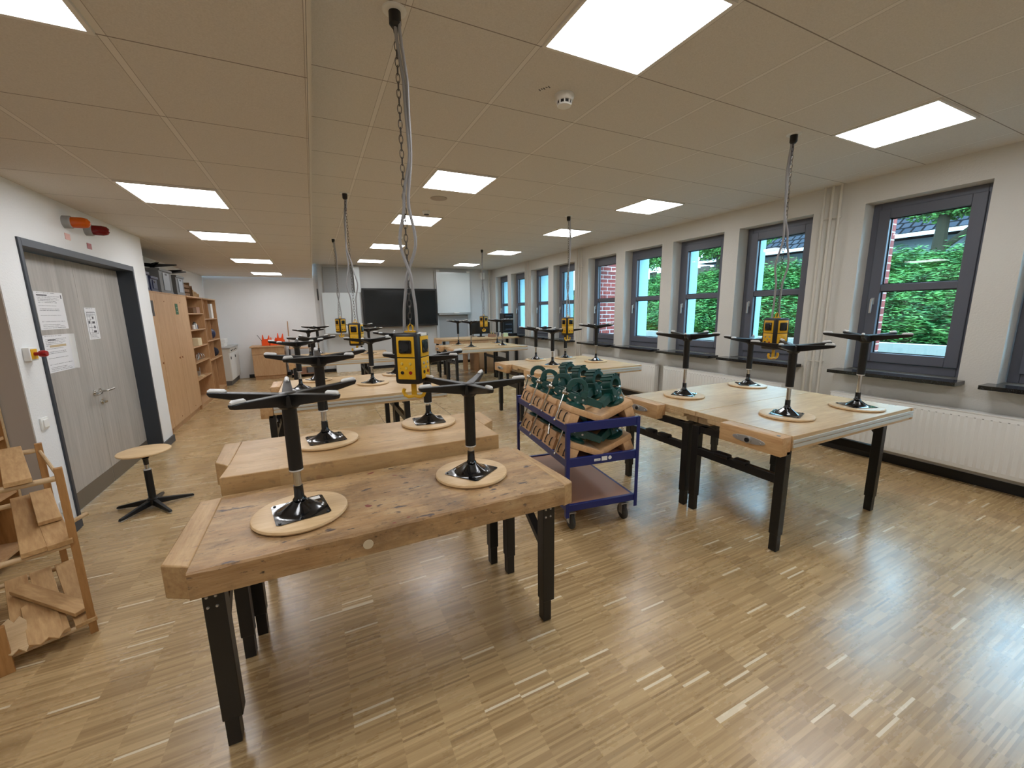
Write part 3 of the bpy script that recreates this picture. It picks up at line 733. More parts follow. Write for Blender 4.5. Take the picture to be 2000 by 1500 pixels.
for (x, y) in ((.06, .07), (TW-.09, .07), (.06, TL-.09), (TW-.09, TL-.09)):
    m = MB(); m.lathe([(.02, -.018), (.052, -.014), (.060, -.008), (.060, .008), (.052, .014), (.02, .018)], 24, axis=0, c=(x+.02, y+.01, .060)); w_ = m.build('wheel', m_rubber, e)
    m = MB(); m.box(x-.004, y-.012, .05, x-.001, y+.030, .135); m.box(x+.041, y-.012, .05, x+.044, y+.030, .135); m.box(x-.01, y-.02, .13, x+.05, y+.04, .137); m.cyl((x-.008, y+.01, .06), (x+.048, y+.01, .06), .007, n=10); m.box(x, y, .137, x+.04, y+.03, .176); m.build('caster_fork', m_steel, e, .001)
m = MB(); m.box(.22, .0, .535, .27, .0018, .552); m.box(.28, .0, .532, .325, .0018, .563); m.cyl((.348, 0, .548), (.348, .0018, .548), .014, n=18); m.build('sticker', m_white, e)
bx('sticker_print', m_grey, e, .226, -.0006, .541, .262, .0, .545)

VT = R(22)
def make_vise(ha=0.0, sw=0.0):
    """origin on the shelf under the wooden block; +x is the handle side"""
    e = empty('bench_vise')
    T = Matrix.Translation((0, 0, .052)) @ Matrix.Rotation(-VT, 4, 'Y')
    m = MB(); m.box(-.14, -.105, 0, .14, .105, .042, bev=.003); m.build('mounting_board', m_block, e, M=T)
    m = MB(); m.box(.055, -.103, -.10, .128, .103, -.001, bev=.004); m.build('clamp_block', m_block, e, M=T)
    for y in (-.03, .055):
        m = MB(); m.tube([(.127, y, -.075), (.138, y, -.08), (.141, y, -.05), (.138, y, -.02), (.130, y, -.012)], .0045, 8); m.build('hook', m_blackp, e, M=T)
    TV = T @ Matrix.Translation((.055, 0, 0)) @ Matrix.Rotation(sw, 4, 'Z')
    m = MB(); m.lathe([(.072, .042), (.072, .056), (.060, .064), (.046, .070), (.042, .084)], 28); m.build('swivel_base', m_green, e, M=TV)
    m = MB()
    m.prism([(-.065, .080), (.055, .080), (.080, .100), (.072, .132), (-.052, .132)], -.040, .040, 1)
    out, inn = [], []
    for k in range(25):
        a = R(-40+260*k/24); out.append((.034+.074*math.cos(a), .176+.070*math.sin(a))); inn.append((.034+.041*math.cos(a), .176+.037*math.sin(a)))
    m.prism(out+inn[::-1], -.037, .037, 1)
    m.build('body', m_green, e, M=TV, bevel=.003)
    m = MB()
    m.prism([(-.176, .100), (-.170, .090), (-.04, .084), (-.04, .142), (-.170, .138), (-.176, .130)], -.027, .027, 1)
    m.build('slide_bar', m_green, e, M=TV, bevel=.003)
    m = MB(); m.prism([(-.052, .120), (.0, .120), (.0, .150), (-.020, .176), (-.046, .176)], -.050, .050, 1); m.build('sliding_jaw', m_green, e, M=TV, bevel=.003)
    m = MB()
    for i in range(4 if sw > 0 else 0):
        a = R(58+22*i); c = Vector((.034+.078*math.cos(a), 0, .176+.074*math.sin(a))); m.box(-.011, -.046, -.006, .011, .046, .008, M=Matrix.Translation(c) @ Matrix.Rotation(PI/2-a, 4, 'Y'))
    (m.build('jaw_plate', m_green, e, M=TV, bevel=.001) if sw > 0 else None)
    m = MB(); m.cyl((.06, 0, .116), (.100, 0, .116), .012, n=14); m.lathe([(.012, .092), (.018, .097), (.018, .120), (.012, .125)], 16, axis=0, c=(0, 0, .116)); m.build('spindle', m_chrome, e, M=TV)
    d = Vector((0, math.sin(ha), -math.cos(ha))); c = Vector((.108, 0, .116))
    m = MB(); m.cyl(c-d*.022, c+d*.21, .0062, n=10); m.sphere(c-d*.024, .0095, 10); m.sphere(c+d*.212, .0095, 10); m.build('handle', m_chrome, e, M=TV)
    m = MB()
    for x, z in ((-.03, .106), (.03, .106)):
        for sg in (-1, 1): m.cyl((x, sg*.040, z), (x, sg*.0435, z), .0075, n=10)
    m.build('bolt', m_steel, e, M=TV)
    return e
protos = [make_vise(a, b) for a, b in ((.10, R(-22)), (-.18, R(-26)), (1.1, R(-20)), (.15, R(22)), (-.2, R(27)), (.9, R(20)))]
TM = Matrix.Translation(TR) @ Matrix.Rotation(tr_rz, 4, 'Z')
wd = ['nearest', 'second', 'third', 'farthest']
used = set()
for zi, (zs, sn) in enumerate(((.8055, 'top shelf'), (.5505, 'middle shelf'))):
    for side in (0, 1):
        for k in range(4):
            if zi == 1 and side == 1 and k > 2: continue
            pi_ = 3*side+(2 if (zi, side, k) in ((0, 0, 3), (1, 0, 1), (0, 1, 2)) else (k+side) % 2)
            o = protos[pi_] if pi_ not in used else copy_tree(protos[pi_]); used.add(pi_)
            lx = .162 if side == 0 else TW-.162
            ly = .125+k*.247 + (.025 if side else 0)
            P = TM @ Vector((lx, ly, zs)); o.location = P
            o.rotation_euler = (0, 0, tr_rz+(PI if side == 0 else 0))
            tag(o, 'green bench vise on wooden block, %s in the %s row of the trolley %s' % (wd[k], 'left' if side == 0 else 'right', sn), 'vise', 'green bench vises on the trolley')

# ------------------------------------------------------------------ double door and wall devices
e = empty('door_1'); struct(e, 'grey oak double door in a dark steel frame'); e['kind'] = 'structure'
m = MB(); fw = .055
m.box(XD-.20, D0, 0, XD+.012, D0+fw-.02, DZ); m.box(XD-.20, D1-fw+.02, 0, XD+.012, D1, DZ); m.box(XD-.20, D0+fw-.02, DZ-fw, XD+.012, D1-fw+.02, DZ)
m.build('door_frame', m_dark, e, .003)
XL = XD-.13; ym = 5.09
a0, a1 = D0+fw-.02, D1-fw+.02
for k, (ya, yb) in enumerate(((a0+.003, ym-.002), (ym+.002, a1-.003))):
    lf = bx('door_leaf', m_door, e, XL-.045, ya, .008, XL, yb, DZ-fw-.003, bevel=.002)
    bx('kick_plate', plain('kick_plate_bronze', (112, 104, 92), .4, .3), lf, XL, ya+.004, .012, XL+.002, yb-.004, .16)
m = MB()
for sg, yy in ((-1, ym-.055), (1, ym+.055)):
    m.cyl((XL, yy, .905), (XL+.055, yy, .905), .010, n=12); m.tube([(XL+.05, yy, .905), (XL+.058, yy+sg*.02*0, .905), (XL+.060, yy+.13*(1 if sg > 0 else -1)*1, .905)] if sg > 0 else [(XL+.05, yy, .905), (XL+.060, yy-.02, .905), (XL+.062, yy-.13, .900)], .010, 10)
    m.lathe([(.026, 0), (.025, .008)], 20, axis=0, c=(XL, yy, .905))
m.build('handle', m_chrome, e)
m = MB(); m.lathe([(.026, 0), (.025, .008)], 20, axis=0, c=(XL, ym+.055, .80)); m.cyl((XL, ym+.055, .80), (XL+.03, ym+.055, .80), .011, n=14); m.box(XL+.03, ym+.03, .788, XL+.034, ym+.085, .806); m.build('lock', m_chrome, e)

def sheet(y, z, w_, h_, label, mat, tilt=0):
    e = thing('notice_sheet', label, 'paper', (XL+.0022, y, z)); e.rotation_euler = (tilt, 0, 0)
    m = MB(); m.box(-.001, -w_/2, -h_/2, 0.0, w_/2, h_/2); m.build('paper', mat, e)
    return e
m_p1 = make_paper('printed_sheet', .4); m_p2 = make_paper('printed_table_sheet', .38)
s1 = sheet(4.627, 1.656, .40, .297, 'printed notice, upper of the two sheets on the left door leaf', m_p1)
bx('header_print', plain('ink_grey', (70, 70, 76), .7), s1, 0, -.17, .118, .0006, -.03, .126)
bx('header_print', plain('ink_grey', (70, 70, 76), .7), s1, 0, .165, .10, .0006, .178, .13)
s2 = sheet(4.61, 1.317, .38, .297, 'curling printed table, lower of the two sheets on the left door leaf', m_p2)
bx('table_header', plain('tan_print', (196, 176, 140), .7), s2, 0, -.12, .05, .0006, .12, .068)
bx('header_print', plain('ink_grey', (70, 70, 76), .7), s2, 0, -.13, .105, .0006, -.02, .112)
m = MB(); n_ = 8
A_ = [m.bm.verts.new((.0005+.03*(k/n_)**1.5, .186-.0-.012*(k/n_)**2+.03*k/n_, .148)) for k in range(n_+1)]; B_ = [m.bm.verts.new((.0005+.034*(k/n_)**1.5, .186-.02*(k/n_)**2+.018*k/n_, -.148)) for k in range(n_+1)]
for k in range(n_): m.bm.faces.new((A_[k], A_[k+1], B_[k+1], B_[k]))
m.build('curled_edge', m_white, s2)
s3 = sheet(5.262, 1.54, .22, .297, 'pictogram sheet taped on the right door leaf', make_paper('pictogram_paper'))
m = MB(); t_ = .003
m.box(0, -.085, .08, .0006, .085, .083); m.box(0, -.085, -.10, .0006, .085, -.097); m.box(0, -.085, -.10, .0006, -.082, .105); m.box(0, .082, -.10, .0006, .085, .105); m.box(0, -.085, .102, .0006, .085, .105); m.box(0, -.03, -.1, .0006, -.028, .08)
m.box(0, .01, .045, .0006, .04, .065); m.box(0, 0, .0, .0006, .05, .02); m.box(0, .02, -.045, .0006, .045, -.02); m.box(0, .0, -.085, .0006, .055, -.065); m.box(0, -.07, .0, .0006, -.045, .03)
m.build('pictogram_frame', plain('ink_grey', (70, 70, 76), .7), s3)

for (y, z, mt, nm, z2) in ((4.76, 2.375, m_amber, 'amber', 2.26), (5.12, 2.375, m_redlens, 'red', 2.235)):
    e = thing('warning_beacon', '%s warning beacon sticking out of the wall above the double door' % nm, 'warning light', (XD, y, z))
    m = MB(); m.lathe([(.050, 0), (.050, .045), (.044, .052)], 24, axis=0); m.build('base', m_grey, e)
    m = MB(); m.lathe([(.043, .050), (.043, .115), (.036, .145), (.018, .160), (.004, .163)], 24, axis=0); m.build('lens', mt, e)
    m = MB(); m.box(0, -.055, -.004, .002, .035, .0); 
    lb = tag(bx('label_plate', plain('pale_red_print', (222, 170, 160), .5) if nm == 'amber' else m_red, None, XD, y-.03, z2-.025, XD+.003, y+.05, z2+.025), 'small %s text plate under the %s beacon' % ('pale' if nm == 'amber' else 'red', nm), 'sign')
    m.bm.free()
e = thing('emergency_stop', 'emergency stop with red mushroom button on white and yellow box left of the door', 'emergency stop', (XD, 3.905, 1.36))
m = MB(); m.box(0, -.045, -.045, .035, .045, .045, bev=.004); m.build('box', m_white, e)
m = MB(); m.box(.035, -.034, -.034, .038, .034, .034); m.build('yellow_plate', m_yellow, e)
m = MB(); m.lathe([(.013, .036), (.013, .060), (.021, .064), (.024, .085), (.018, .10)], 20, axis=0); m.build('button', m_red, e)
e = thing('light_switch', 'white double rocker light switch left of the door frame', 'switch', (XD, 3.912, .872))
m = MB(); m.box(0, -.042, -.042, .012, .042, .042, bev=.003); m.build('frame', m_white, e); m = MB(); m.box(.012, -.028, -.028, .019, .028, .028); m.build('rocker', m_white, e, .002)
e = thing('wall_socket', 'white wall socket with red insert low beside the door frame', 'socket', (XD, 3.92, .25))
m = MB(); m.box(0, -.042, -.042, .02, .042, .042, bev=.003); m.build('frame', m_white, e); m = MB(); m.box(.02, -.026, -.026, .026, .026, .026); m.build('insert', m_red, e, .002)

# ------------------------------------------------------------------ niche shelf, its power box and the offcut rack
e = thing('open_shelf', 'open wooden shelf unit in the niche at the left picture edge', 'shelf', (-1.955, 2.82, 0))
for (ya, yb) in ((0, .02), (.94, .96)): bx('side_panel', m_rack, e, -.48, ya, 0, 0.06, yb, 1.9)
for z in (.08, .45, .82, 1.2, 1.58, 1.88): bx('shelf', m_cab, e, -.47, .02, z, .055, .94, z+.02)
bx('back_panel', m_rack, e, -.495, 0, 0, -.48, .96, 1.9)
bx('front_edge', m_dowel, e, .06, .94, 0, .064, .96, 1.9)
e = thing('power_box', 'black box with yellow socket face standing in the niche shelf', 'power box', (-2.08, 3.42, .4705), R(30))
m = MB(); m.box(-.09, -.07, 0, .09, .07, .17, bev=.012); m.build('housing', m_blackp, e)
m = MB(); m.box(-.05, -.073, .03, .05, -.069, .13); m.box(.089, -.05, .03, .093, .05, .13); m.build('face_plate', m_yellow, e)
m = MB(); m.box(.092, -.028, .055, .097, .028, .11); m.box(-.028, -.077, .055, .028, -.072, .11); m.build('socket', m_white, e, .002)

FR, BR = Vector((-1.165, 2.605, 0)), Vector((-1.505, 3.235, 0)); sd = Vector((-.285, -.125, 0))
FL, BL = FR+sd, BR+sd
e = thing('offcut_rack', 'small wooden rack of square posts and dowels at the left picture edge', 'rack', (0, 0, 0))
def post(p, h_, w_=.030):
    m = MB(); a = math.atan2(sd.y, sd.x); m.box(-w_/2, -w_/2, 0, w_/2, w_/2, h_, M=Matrix.Translation(p) @ Matrix.Rotation(a, 4, 'Z')); m.build('post', m_rack, e, .002)
post(FR, .895); post(BR, .885); post(FR+sd*1.9, .895); post(BR+sd*1.22, .885)
m = MB(); a_ = math.atan2(sd.y, sd.x); m.box(-.045, -.012, 0, .045, .012, .235, M=Matrix.Translation((-1.425, 2.440, 0)) @ Matrix.Rotation(a_, 4, 'Z')); m.build('end_plank', m_rack, e, .002)
RZ = {'t': (.845, .845), 'm': (.50, .555), 'b': (.055, .10)}
for k, (zf, zb) in RZ.items():
    for (a, b, z) in ((FR, FL, zf), (BR, BL, zb)):
        m = MB(); m.cyl(a+Vector((0, 0, z)), a+(b-a)*(1.95 if a == FR else 1.26)+Vector((0, 0, z)), .0135, n=12); m.build('rung', m_dowel, e)
m = MB(); m.cyl(FR+Vector((0, 0, .06)), BR+Vector((0, 0, .10)), .010, n=8); m.cyl(FR+Vector((0, 0, .84)), BR+Vector((0, 0, .84)), .008, n=8); m.build('side_rail', m_dowel, e)
dirv = (BR-FR).normalized(); ang = math.atan2(dirv.y, dirv.x)
def offcut(pa, pb, za, zb, w_, th, label, jag=False, mat=None, ext=.03):
    """board lying from front point pa to back point pb, underside at za / zb"""
    a, b = Vector((*pa, za)), Vector((*pb, zb)); d = b-a; L = d.length; d.normalize(); a = a-d*ext; L += 2*ext
    x = d.cross(Vector((0, 0, 1))).normalized(); z = x.cross(d)
    M_ = Matrix((x, d, z)).transposed().to_4x4(); M_.translation = a
    m = MB()
    if jag: pts = [(-w_/2, 0), (-w_*.2, -.035), (w_*.05, -.005), (w_*.3, -.05), (w_/2, .0), (w_/2, L-.05), (w_*.25, L+.015), (0, L-.03), (-w_*.2, L+.03), (-w_/2, L-.01)]
    else: pts = [(-w_/2, 0), (w_/2, .004), (w_/2, L), (-w_/2, L-.004)]
    m.prism(pts, 0, th, 2); o = m.build('wood_offcut', mat or m_offcut, None, .002); o.matrix_world = M_
    return tag(o, label, 'wood offcut', 'wood offcuts in the rack')
q = .0145
offcut((-1.278, 2.549), (-1.60, 3.19), .845+q, .845+q, .085, .022, 'thick board offcut lying across the top dowels of the rack')
offcut((-1.281, 2.553), (-1.590, 3.17), .50+q, .555+q, .085, .025, 'left board offcut on the middle dowels of the rack')
offcut((-1.207, 2.585), (-1.40, 2.95), .50+q, .533+q, .085, .026, 'right board offcut on the middle dowels of the rack')
offcut((-1.325, 2.80), (-1.50, 3.15), .55+q, .585+q, .082, .020, 'shorter broken board lying behind and on the right middle offcut')
offcut((-1.185, 2.60), (-1.490, 3.19), .055+q, .10+q, .078, .020, 'long knotty board on the bottom right of the rack')
offcut((-1.275, 2.56), (-1.577, 3.15), .055+q, .10+q, .085, .020, 'board in the middle of the bottom tier')
offcut((-1.360, 2.52), (-1.660, 3.11), .055+q, .10+q, .085, .020, 'board at the left of the bottom tier')
offcut((-1.215, 2.645), (-1.56, 2.95), .112, .135, .078, .020, 'diagonal board lying over the others in the bottom tier')
offcut((-1.300, 2.53), (-1.44, 2.80), .0925, .112, .115, .008, 'splintered thin panel with torn end on the bottom tier', True)
offcut((-1.385, 2.50), (-1.475, 2.68), .0925, .107, .080, .008, 'pale splintered panel piece at the bottom left of the rack', True, m_dowel)
m = MB(); m.cyl((-1.36, 2.86, .47), (-1.25, 2.97, .51), .011, n=10); tag(m.build('dowel_piece', m_dowel), 'broken dowel end sticking out under the middle boards', 'dowel')

# ------------------------------------------------------------------ tall cabinets on the left
XC = -1.855; HC = 1.925
def cabinet(y0, y1, label, cen):
    e = thing('tall_cabinet', label, 'cabinet', (XC, y0, 0)); L = y1-y0; D = -(XC-XLB)-.0
    bx('carcass', m_cabd, e, -.44, 0, .08, -.02, L, HC-.02, bevel=.001)
    bx('plinth', m_cabd, e, -.42, .005, 0, -.03, L-.005, .08); bx('top_board', m_cabd, e, -.44, -.0, HC-.02, 0, L, HC)
    n = 2 if L > .9 else 1
    for k in range(n):
        d = bx('door', m_cab, e, -.019, L*k/n+.002, .085, 0, L*(k+1)/n-.002, HC-.022, bevel=.001)
        m = MB(); yy = L*k/n+(.06 if k else L/n-.06)
        m.cyl((0, yy, .98), (.008, yy, .98), .010, n=12); m.box(.008, yy-.003, .965, .011, yy+.003, .995)
        for z in (.15, 1.80): m.cyl((0, L*(k+.5)/n, z), (.003, L*(k+.5)/n, z), .008, n=10)
        m.build('lock', plain('brown_cap', (140, 84, 50), .5), d)
    return e
cabinet(6.49, 6.93, 'tall beech cabinet partly hidden behind the door wall corner', 0)
cabinet(6.935, 8.46, 'tall closed beech cabinet with small green sign', 0)
tag(bx('green_sign', plain('dark_green_sign', (26, 92, 58), .5), None, XC, 7.80, 1.62, XC+.003, 7.93, 1.78), 'green first-aid style plate on the closed cabinet door', 'sign')
bx('sign_print', m_white, bpy.data.objects['green_sign'], XC+.003, 7.83, 1.715, XC+.0035, 7.90, 1.72); bx('sign_print', m_white, bpy.data.objects['green_sign'], XC+.003, 7.84, 1.66, XC+.0035, 7.89, 1.665)
tag(bx('dark_sign', plain('dark_print', (52, 48, 48), .5), None, XC, 6.72, 1.60, XC+.003, 6.86, 1.80), 'dark plate on the cabinet beside the wall corner', 'sign')
def openshelf(y0, y1, zs, label, part=None):
    e = thing('open_shelf', label, 'shelf', (XC, y0, 0)); L = y1-y0
    for ya in (0, L-.02): bx('side_panel', m_cabd, e, -.44, ya, 0, 0, ya+.02, HC)
    bx('top_board', m_cab, e, -.44, .02, HC-.02, 0.012, L-.02, HC); bx('base_board', m_cab, e, -.43, .02, .07, 0, L-.02, .09); bx('back_panel', m_cabd, e, -.444, .0, .0, -.43, L, HC)
    bx('plinth', m_cab, e, -.40, .02, 0, -.02, L-.02, .07)
    for z in zs: bx('shelf', m_cab, e, -.43, .02, z-.02, -.005, L-.02, z)
    if part:
        for z0, z1 in part:
            for q in (.22, .50): bx('divider', m_cabd, e, -.40, L*q, z0, -.03, L*q+.012, z1)
    return e
openshelf(8.465, 9.55, (1.64, 1.36, 1.07, .80, .51), 'open beech shelf with five boards right of the closed cabinet')
openshelf(9.555, 10.72, (1.535, 1.11, .74), 'open beech shelf with upright dividers at the far end of the row', ((.09, .72), (.74, 1.09), (1.11, 1.515), (1.535, 1.90)))
def small(name, label, cat, mb, mat, loc, rz=0, group=None, parts=None):
    if parts:
        e = thing(name, label, cat, loc, rz, group)
        for pn, pm, pmat in parts: pm.build(pn, pmat, e)
        return e
    o = mb.build(name, mat, None, .002, loc=loc); o.rotation_euler = (0, 0, rz); return tag(o, label, cat, group)
def mbx(*c, bev=0):
    m = MB(); m.box(*c, bev=bev); return m
def mcyl(*a, **k):
    m = MB(); m.cyl(*a, **k); return m
small('box', 'dark wooden box on the top board of the open shelf', 'box', mbx(-.08, -.10, 0, .08, .10, .09), m_wicker, (XC-.10, 9.02, 1.6405))
small('box', 'light brown box beside the dark one on the top board', 'box', mbx(-.08, -.12, 0, .08, .12, .11), m_ply, (XC-.10, 9.27, 1.6405))
for i, (dy, hh, mt) in enumerate(((0, .10, m_white), (.07, .13, m_grey), (.13, .12, m_white), (.19, .09, m_bluep))):
    small('bottle', ['short white bottle', 'tall grey bottle', 'tall white bottle', 'short blue bottle'][i]+' on the second board of the open shelf', 'bottle', None, None, (XC-.05, 8.92+dy, 1.3605), 0, 'bottles on the second board', [('body', mcyl((0, 0, 0), (0, 0, hh*.8), .025, n=14), mt), ('cap', mcyl((0, 0, hh*.8), (0, 0, hh), .012, n=10), m_blackp)])
small('box', 'cream carton on the third board of the open shelf', 'box', mbx(-.10, -.13, 0, .10, .13, .13), plain('cream_card', (222, 206, 168), .7), (XC-.11, 9.02, 1.0705))
for i, (dy, q) in enumerate(((0, .05), (.10, .06), (.20, .055), (.30, .05))):
    small('wire_ring', 'metal ring frame %s on the fourth board' % ['at the left end', 'second from the left', 'second from the right', 'at the right end'][i], 'metal part', (lambda mm: (mm.tube([(0, q*math.cos(a), q*1.02+.007+q*math.sin(a)) for a in [2*PI*k/16 for k in range(16)]], .006, 6, closed=True), mm)[1])(MB()), m_steel, (XC-.07, 8.95+dy, .8005), R(20*i), 'metal rings on the fourth board')
small('wood_model', 'small wooden model with metal parts on the lowest board', 'model', None, None, (XC-.10, 8.98, .5105), 0, None, [('base', mbx(-.08, -.10, 0, .08, .10, .02), m_dowel), ('wheel', mcyl((0, -.05, .06), (0, -.03, .06), .045, n=18), m_steel), ('mast', mcyl((.02, .05, .02), (.02, .05, .16), .006, n=8), m_steel)])
small('paper_stack', 'white leaflets standing in the upper bay of the divided shelf', 'paper', mbx(-.10, -.09, 0, .06, .09, .30), m_white, (XC-.11, 10.58, 1.5355))
small('bag', 'crumpled dark blue bag in the second bay of the divided shelf', 'bag', (lambda mm: (mm.sphere((0, 0, .11), .11, 10, (.8, .9, 1)), mm)[1])(MB()), m_bluep, (XC-.10, 10.42, 1.1105))
small('bag', 'dark clothes heap in the third bay of the divided shelf', 'bag', (lambda mm: (mm.sphere((0, 0, .10), .11, 10, (.9, 1.1, .9)), mm)[1])(MB()), plain('dark_cloth', (28, 30, 44), .9), (XC-.10, 10.42, .7415))
# things on top of the row
def crate(y, L, hh, m1, m2, label, dx=0):
    e = thing('crate', label, 'storage crate', (XC-.03+dx, y, HC+.0005), 0, 'crates on top of the tall cabinets')
    m = MB(); m.box(-.36, 0, 0, 0, L, hh); m.box(-.375, -.012, hh-.035, .015, L+.012, hh); m.box(-.365, -.004, .0, .005, L+.004, .02); m.build('body', m1, e, .004)
    m = MB(); m.box(.001, L*.25, .04, .008, L*.75, hh-.05); m.build('label_panel', m2, e, .003)
    m = MB(); m.box(.008, L*.42, hh-.085, .012, L*.58, hh-.06); m.build('handle_slot', m_blackp, e); return e
crate(6.70, .26, .24, m_bluep, m_silver, 'dark blue crate on the cabinet, nearest to the wall corner')
crate(7.02, .26, .20, m_bluep, m_bluep, 'dark blue crate with white dot, second from the wall corner')
crate(7.42, .55, .34, m_crate, m_silver, 'large grey crate carrying a spread black stool base')
crate(8.10, .42, .30, m_crate, m_silver, 'grey crate on the cabinet end, right of the largest crate', .02)
for (y, z, a, lb) in ((7.68, HC+.345, 10, 'black stool base lying on the largest crate under the ceiling'), (8.28, HC+.305, 40, 'black stool base lying on the right grey crate')):
    e = thing('folded_stool', lb, 'stool', (XC-.16, y, z))
    m = MB(); m.lathe([(.02, 0), (.028, .02), (.03, .06)], 16); m.build('hub', m_black, e)
    for k in range(5):
        m = MB(); m.prism([(.01, .02), (.28, .06), (.28, .075), (.01, .075)], -.015, .015, 1); m.build('leg', m_black, e, .003, M=Matrix.Rotation(R(a)+k*2*PI/5, 4, 'Z'))
e = thing('wooden_basket', 'brown slatted wooden crate on top of the open shelf', 'basket', (XC-.03, 8.60, HC+.0005))
for z in (0, .07, .14): bx('slat', m_wicker, e, -.3, 0, z, 0, .012, z+.05); bx('slat', m_wicker, e, -.012, .012, z, 0, .30, z+.05); bx('slat', m_wicker, e, -.3, .30, z, 0, .312, z+.05)
bx('base', m_wicker, e, -.29, .012, 0, -.012, .30, .015)
for k in range(3):
    a = 9.0+k*.22
    e = thing('wooden_basket', 'small %s frame model on top of the divided shelf' % ['tall arched', 'middle open', 'low flat'][k], 'model', (XC-.10, a, HC+.0005)); hh = (.24, .13, .09)[k]
    m = MB(); m.box(-.06, 0, 0, .06, .012, hh); m.box(-.06, .15, 0, .06, .162, hh*.8); m.box(-.06, .012, .0, .06, .15, .012); m.box(-.06, .012, hh*.7, .06, .15, hh*.7+.012); m.build('frame', m_wicker if k == 0 else m_dowel, e)

# sink unit
e = thing('sink_unit', 'white sink cabinet with steel top in the far left corner', 'sink cabinet', (-2.28, 11.05, 0))
bx('plinth', plain('grey_plinth', (96, 92, 88), .6), e, .03, .02, 0, .47, 1.10, .11); bx('carcass', m_offw, e, .0, .0, .11, .49, 1.12, .84, bevel=.003)
for k in range(2):
    d = bx('door', m_white, e, .49, .01+.555*k, .13, .508, .555+.555*k, .74, bevel=.002); bx('handle', m_blackp, d, .508, .05+.555*k, .60, .52, .07+.555*k, .66)
bx('control_strip', m_offw, e, .49, .01, .75, .508, 1.11, .835)
m = MB()
for k in range(4): m.cyl((.508, .2+.2*k, .79), (.522, .2+.2*k, .79), .016, n=12)
m.build('knob', m_blackp, e); bx('steel_top', m_steel, e, -.01, -.01, .84, .525, 1.13, .87, bevel=.004)
for k in range(2): small('flat_carton', 'white flat carton %s on the sink unit' % ('below, first of two' if k == 0 else 'lying on the other carton'), 'box', mbx(0, 0, 0, .30, .36, .085), m_white, (-2.22+.015*k, 11.45+.02*k, .8705+.086*k))
# low cabinet with orange bins
e = thing('low_cabinet', 'low beech cabinet against the far wall under the orange bins', 'cabinet', (-1.42, 11.62, 0))
bx('carcass', m_cab, e, 0, .02, .09, .70, .55, .80, bevel=.002); bx('plinth', m_cabd, e, .01, .04, 0, .69, .54, .09); d = bx('door', m_cab, e, .004, 0, .10, .696, .02, .62, bevel=.001); bx('lock', m_blackp, d, .62, -.008, .52, .635, 0, .535)
bx('drawer', m_cab, e, .004, 0, .63, .696, .02, .79, bevel=.001); bx('top_board', m_cab, e, -.03, -.03, .80, .72, .56, .83)
for i, (x, w_, hh, lb) in enumerate(((-.02-1.18, .17, .17, 'left open orange bin'), (-1.02, .15, .13, 'middle orange bin'), (-.86, .17, .19, 'right orange bin with tall flaps'))):
    e = thing('storage_bin', lb+' on the low beech cabinet', 'bin', (x, 11.75, .8305), R(6*i), 'orange storage bins on the low cabinet')
    m = MB(); m.box(0, 0, 0, w_, .004, hh*.7); m.box(0, 0, 0, .004, .25, hh*.7); m.box(w_-.004, 0, 0, w_, .25, hh*.7); m.box(0, .246, 0, w_, .25, hh*.9); m.box(0, 0, 0, w_, .25, .004)
    m.build('bin', m_orange, e)
    m = MB(); m.prism([(0, hh*.7), (w_*.35, hh*.7), (w_*.25, hh*1.55), (w_*.15, hh*1.6)], .05, .054, 1); m.prism([(w_*.6, hh*.7), (w_, hh*.7), (w_*.98, hh*1.4), (w_*.9, hh*1.5)], .15, .154, 1); m.build('flap', m_orange, e)
small('metal_rod', 'thin rod leaning in the left orange bin', 'rod', mcyl((-1.14, 11.80, .85), (-1.28, 11.78, 1.10), .006, n=8), m_blackp, (0, 0, 0))
small('broom_handle', 'thin brown pole standing upright behind the low cabinet', 'pole', mcyl((-.62, 11.9, 0.0), (-.60, 11.95, 1.42), .011, n=10), m_rack, (0, 0, 0))
e = thing('tall_shelf', 'open grey storage rack with boxes right of the low cabinet', 'shelf', (-.62, 11.55, 0))
for x in (0, .55): bx('side_panel', m_blackp if x == 0 else m_offw, e, x, 0, 0, x+.02, .50, .75)
for z in (.08, .42, .73): bx('shelf', m_ply if z < .7 else m_cab, e, .02, 0, z, .55, .5, z+.02)
for i in range(3): small('box', 'box %s in the rack below the far pair of benches' % ['at the left', 'in the middle', 'at the right'][i], 'box', mbx(0, 0, 0, .14, .3, .17+.03*i), (m_offw, m_ply, m_crate)[i], (-.58+.17*i, 11.62, .1005))
small('box', 'low white flat chest at the foot of the far wall under the whiteboard', 'box', mbx(0, 0, 0, .66, .22, .26), m_white, (.46, 11.95, 0.0))

# ------------------------------------------------------------------ far wall: boards and screen
Yb = YF-.0
e = thing('board_columns', 'pale vertical guide columns carrying the wall boards', 'board frame', (0, Yb, 0))
for x0, x1, z1 in ((.20, .28, 2.80), (1.14, 1.24, 2.84), (3.36, 3.44, 2.80), (4.36, 4.44, 2.80)): bx('column', plain('column_grey', (186, 190, 192), .4), e, x0, -.05, .10, x1, 0, z1)
bx('cross_panel', plain('panel_grey', (158, 162, 164), .5), e, .34, -.03, 2.14, 1.08, 0, 2.82)
bx('lower_panel', plain('panel_grey', (158, 162, 164), .5), e, 3.44, -.03, .30, 4.36, 0, 1.50)
e = thing('whiteboard', 'low-hung square whiteboard left of the big dark screen', 'whiteboard', (.26, Yb-.06, 1.06))
bx('panel', m_board, e, .012, -.03, .012, .95, -.002, 1.08); bx('frame', m_alu, e, 0, -.028, 0, .962, 0, 1.092); bx('pen_tray', m_alu, e, 0.03, -.11, -.025, .93, 0, 0)
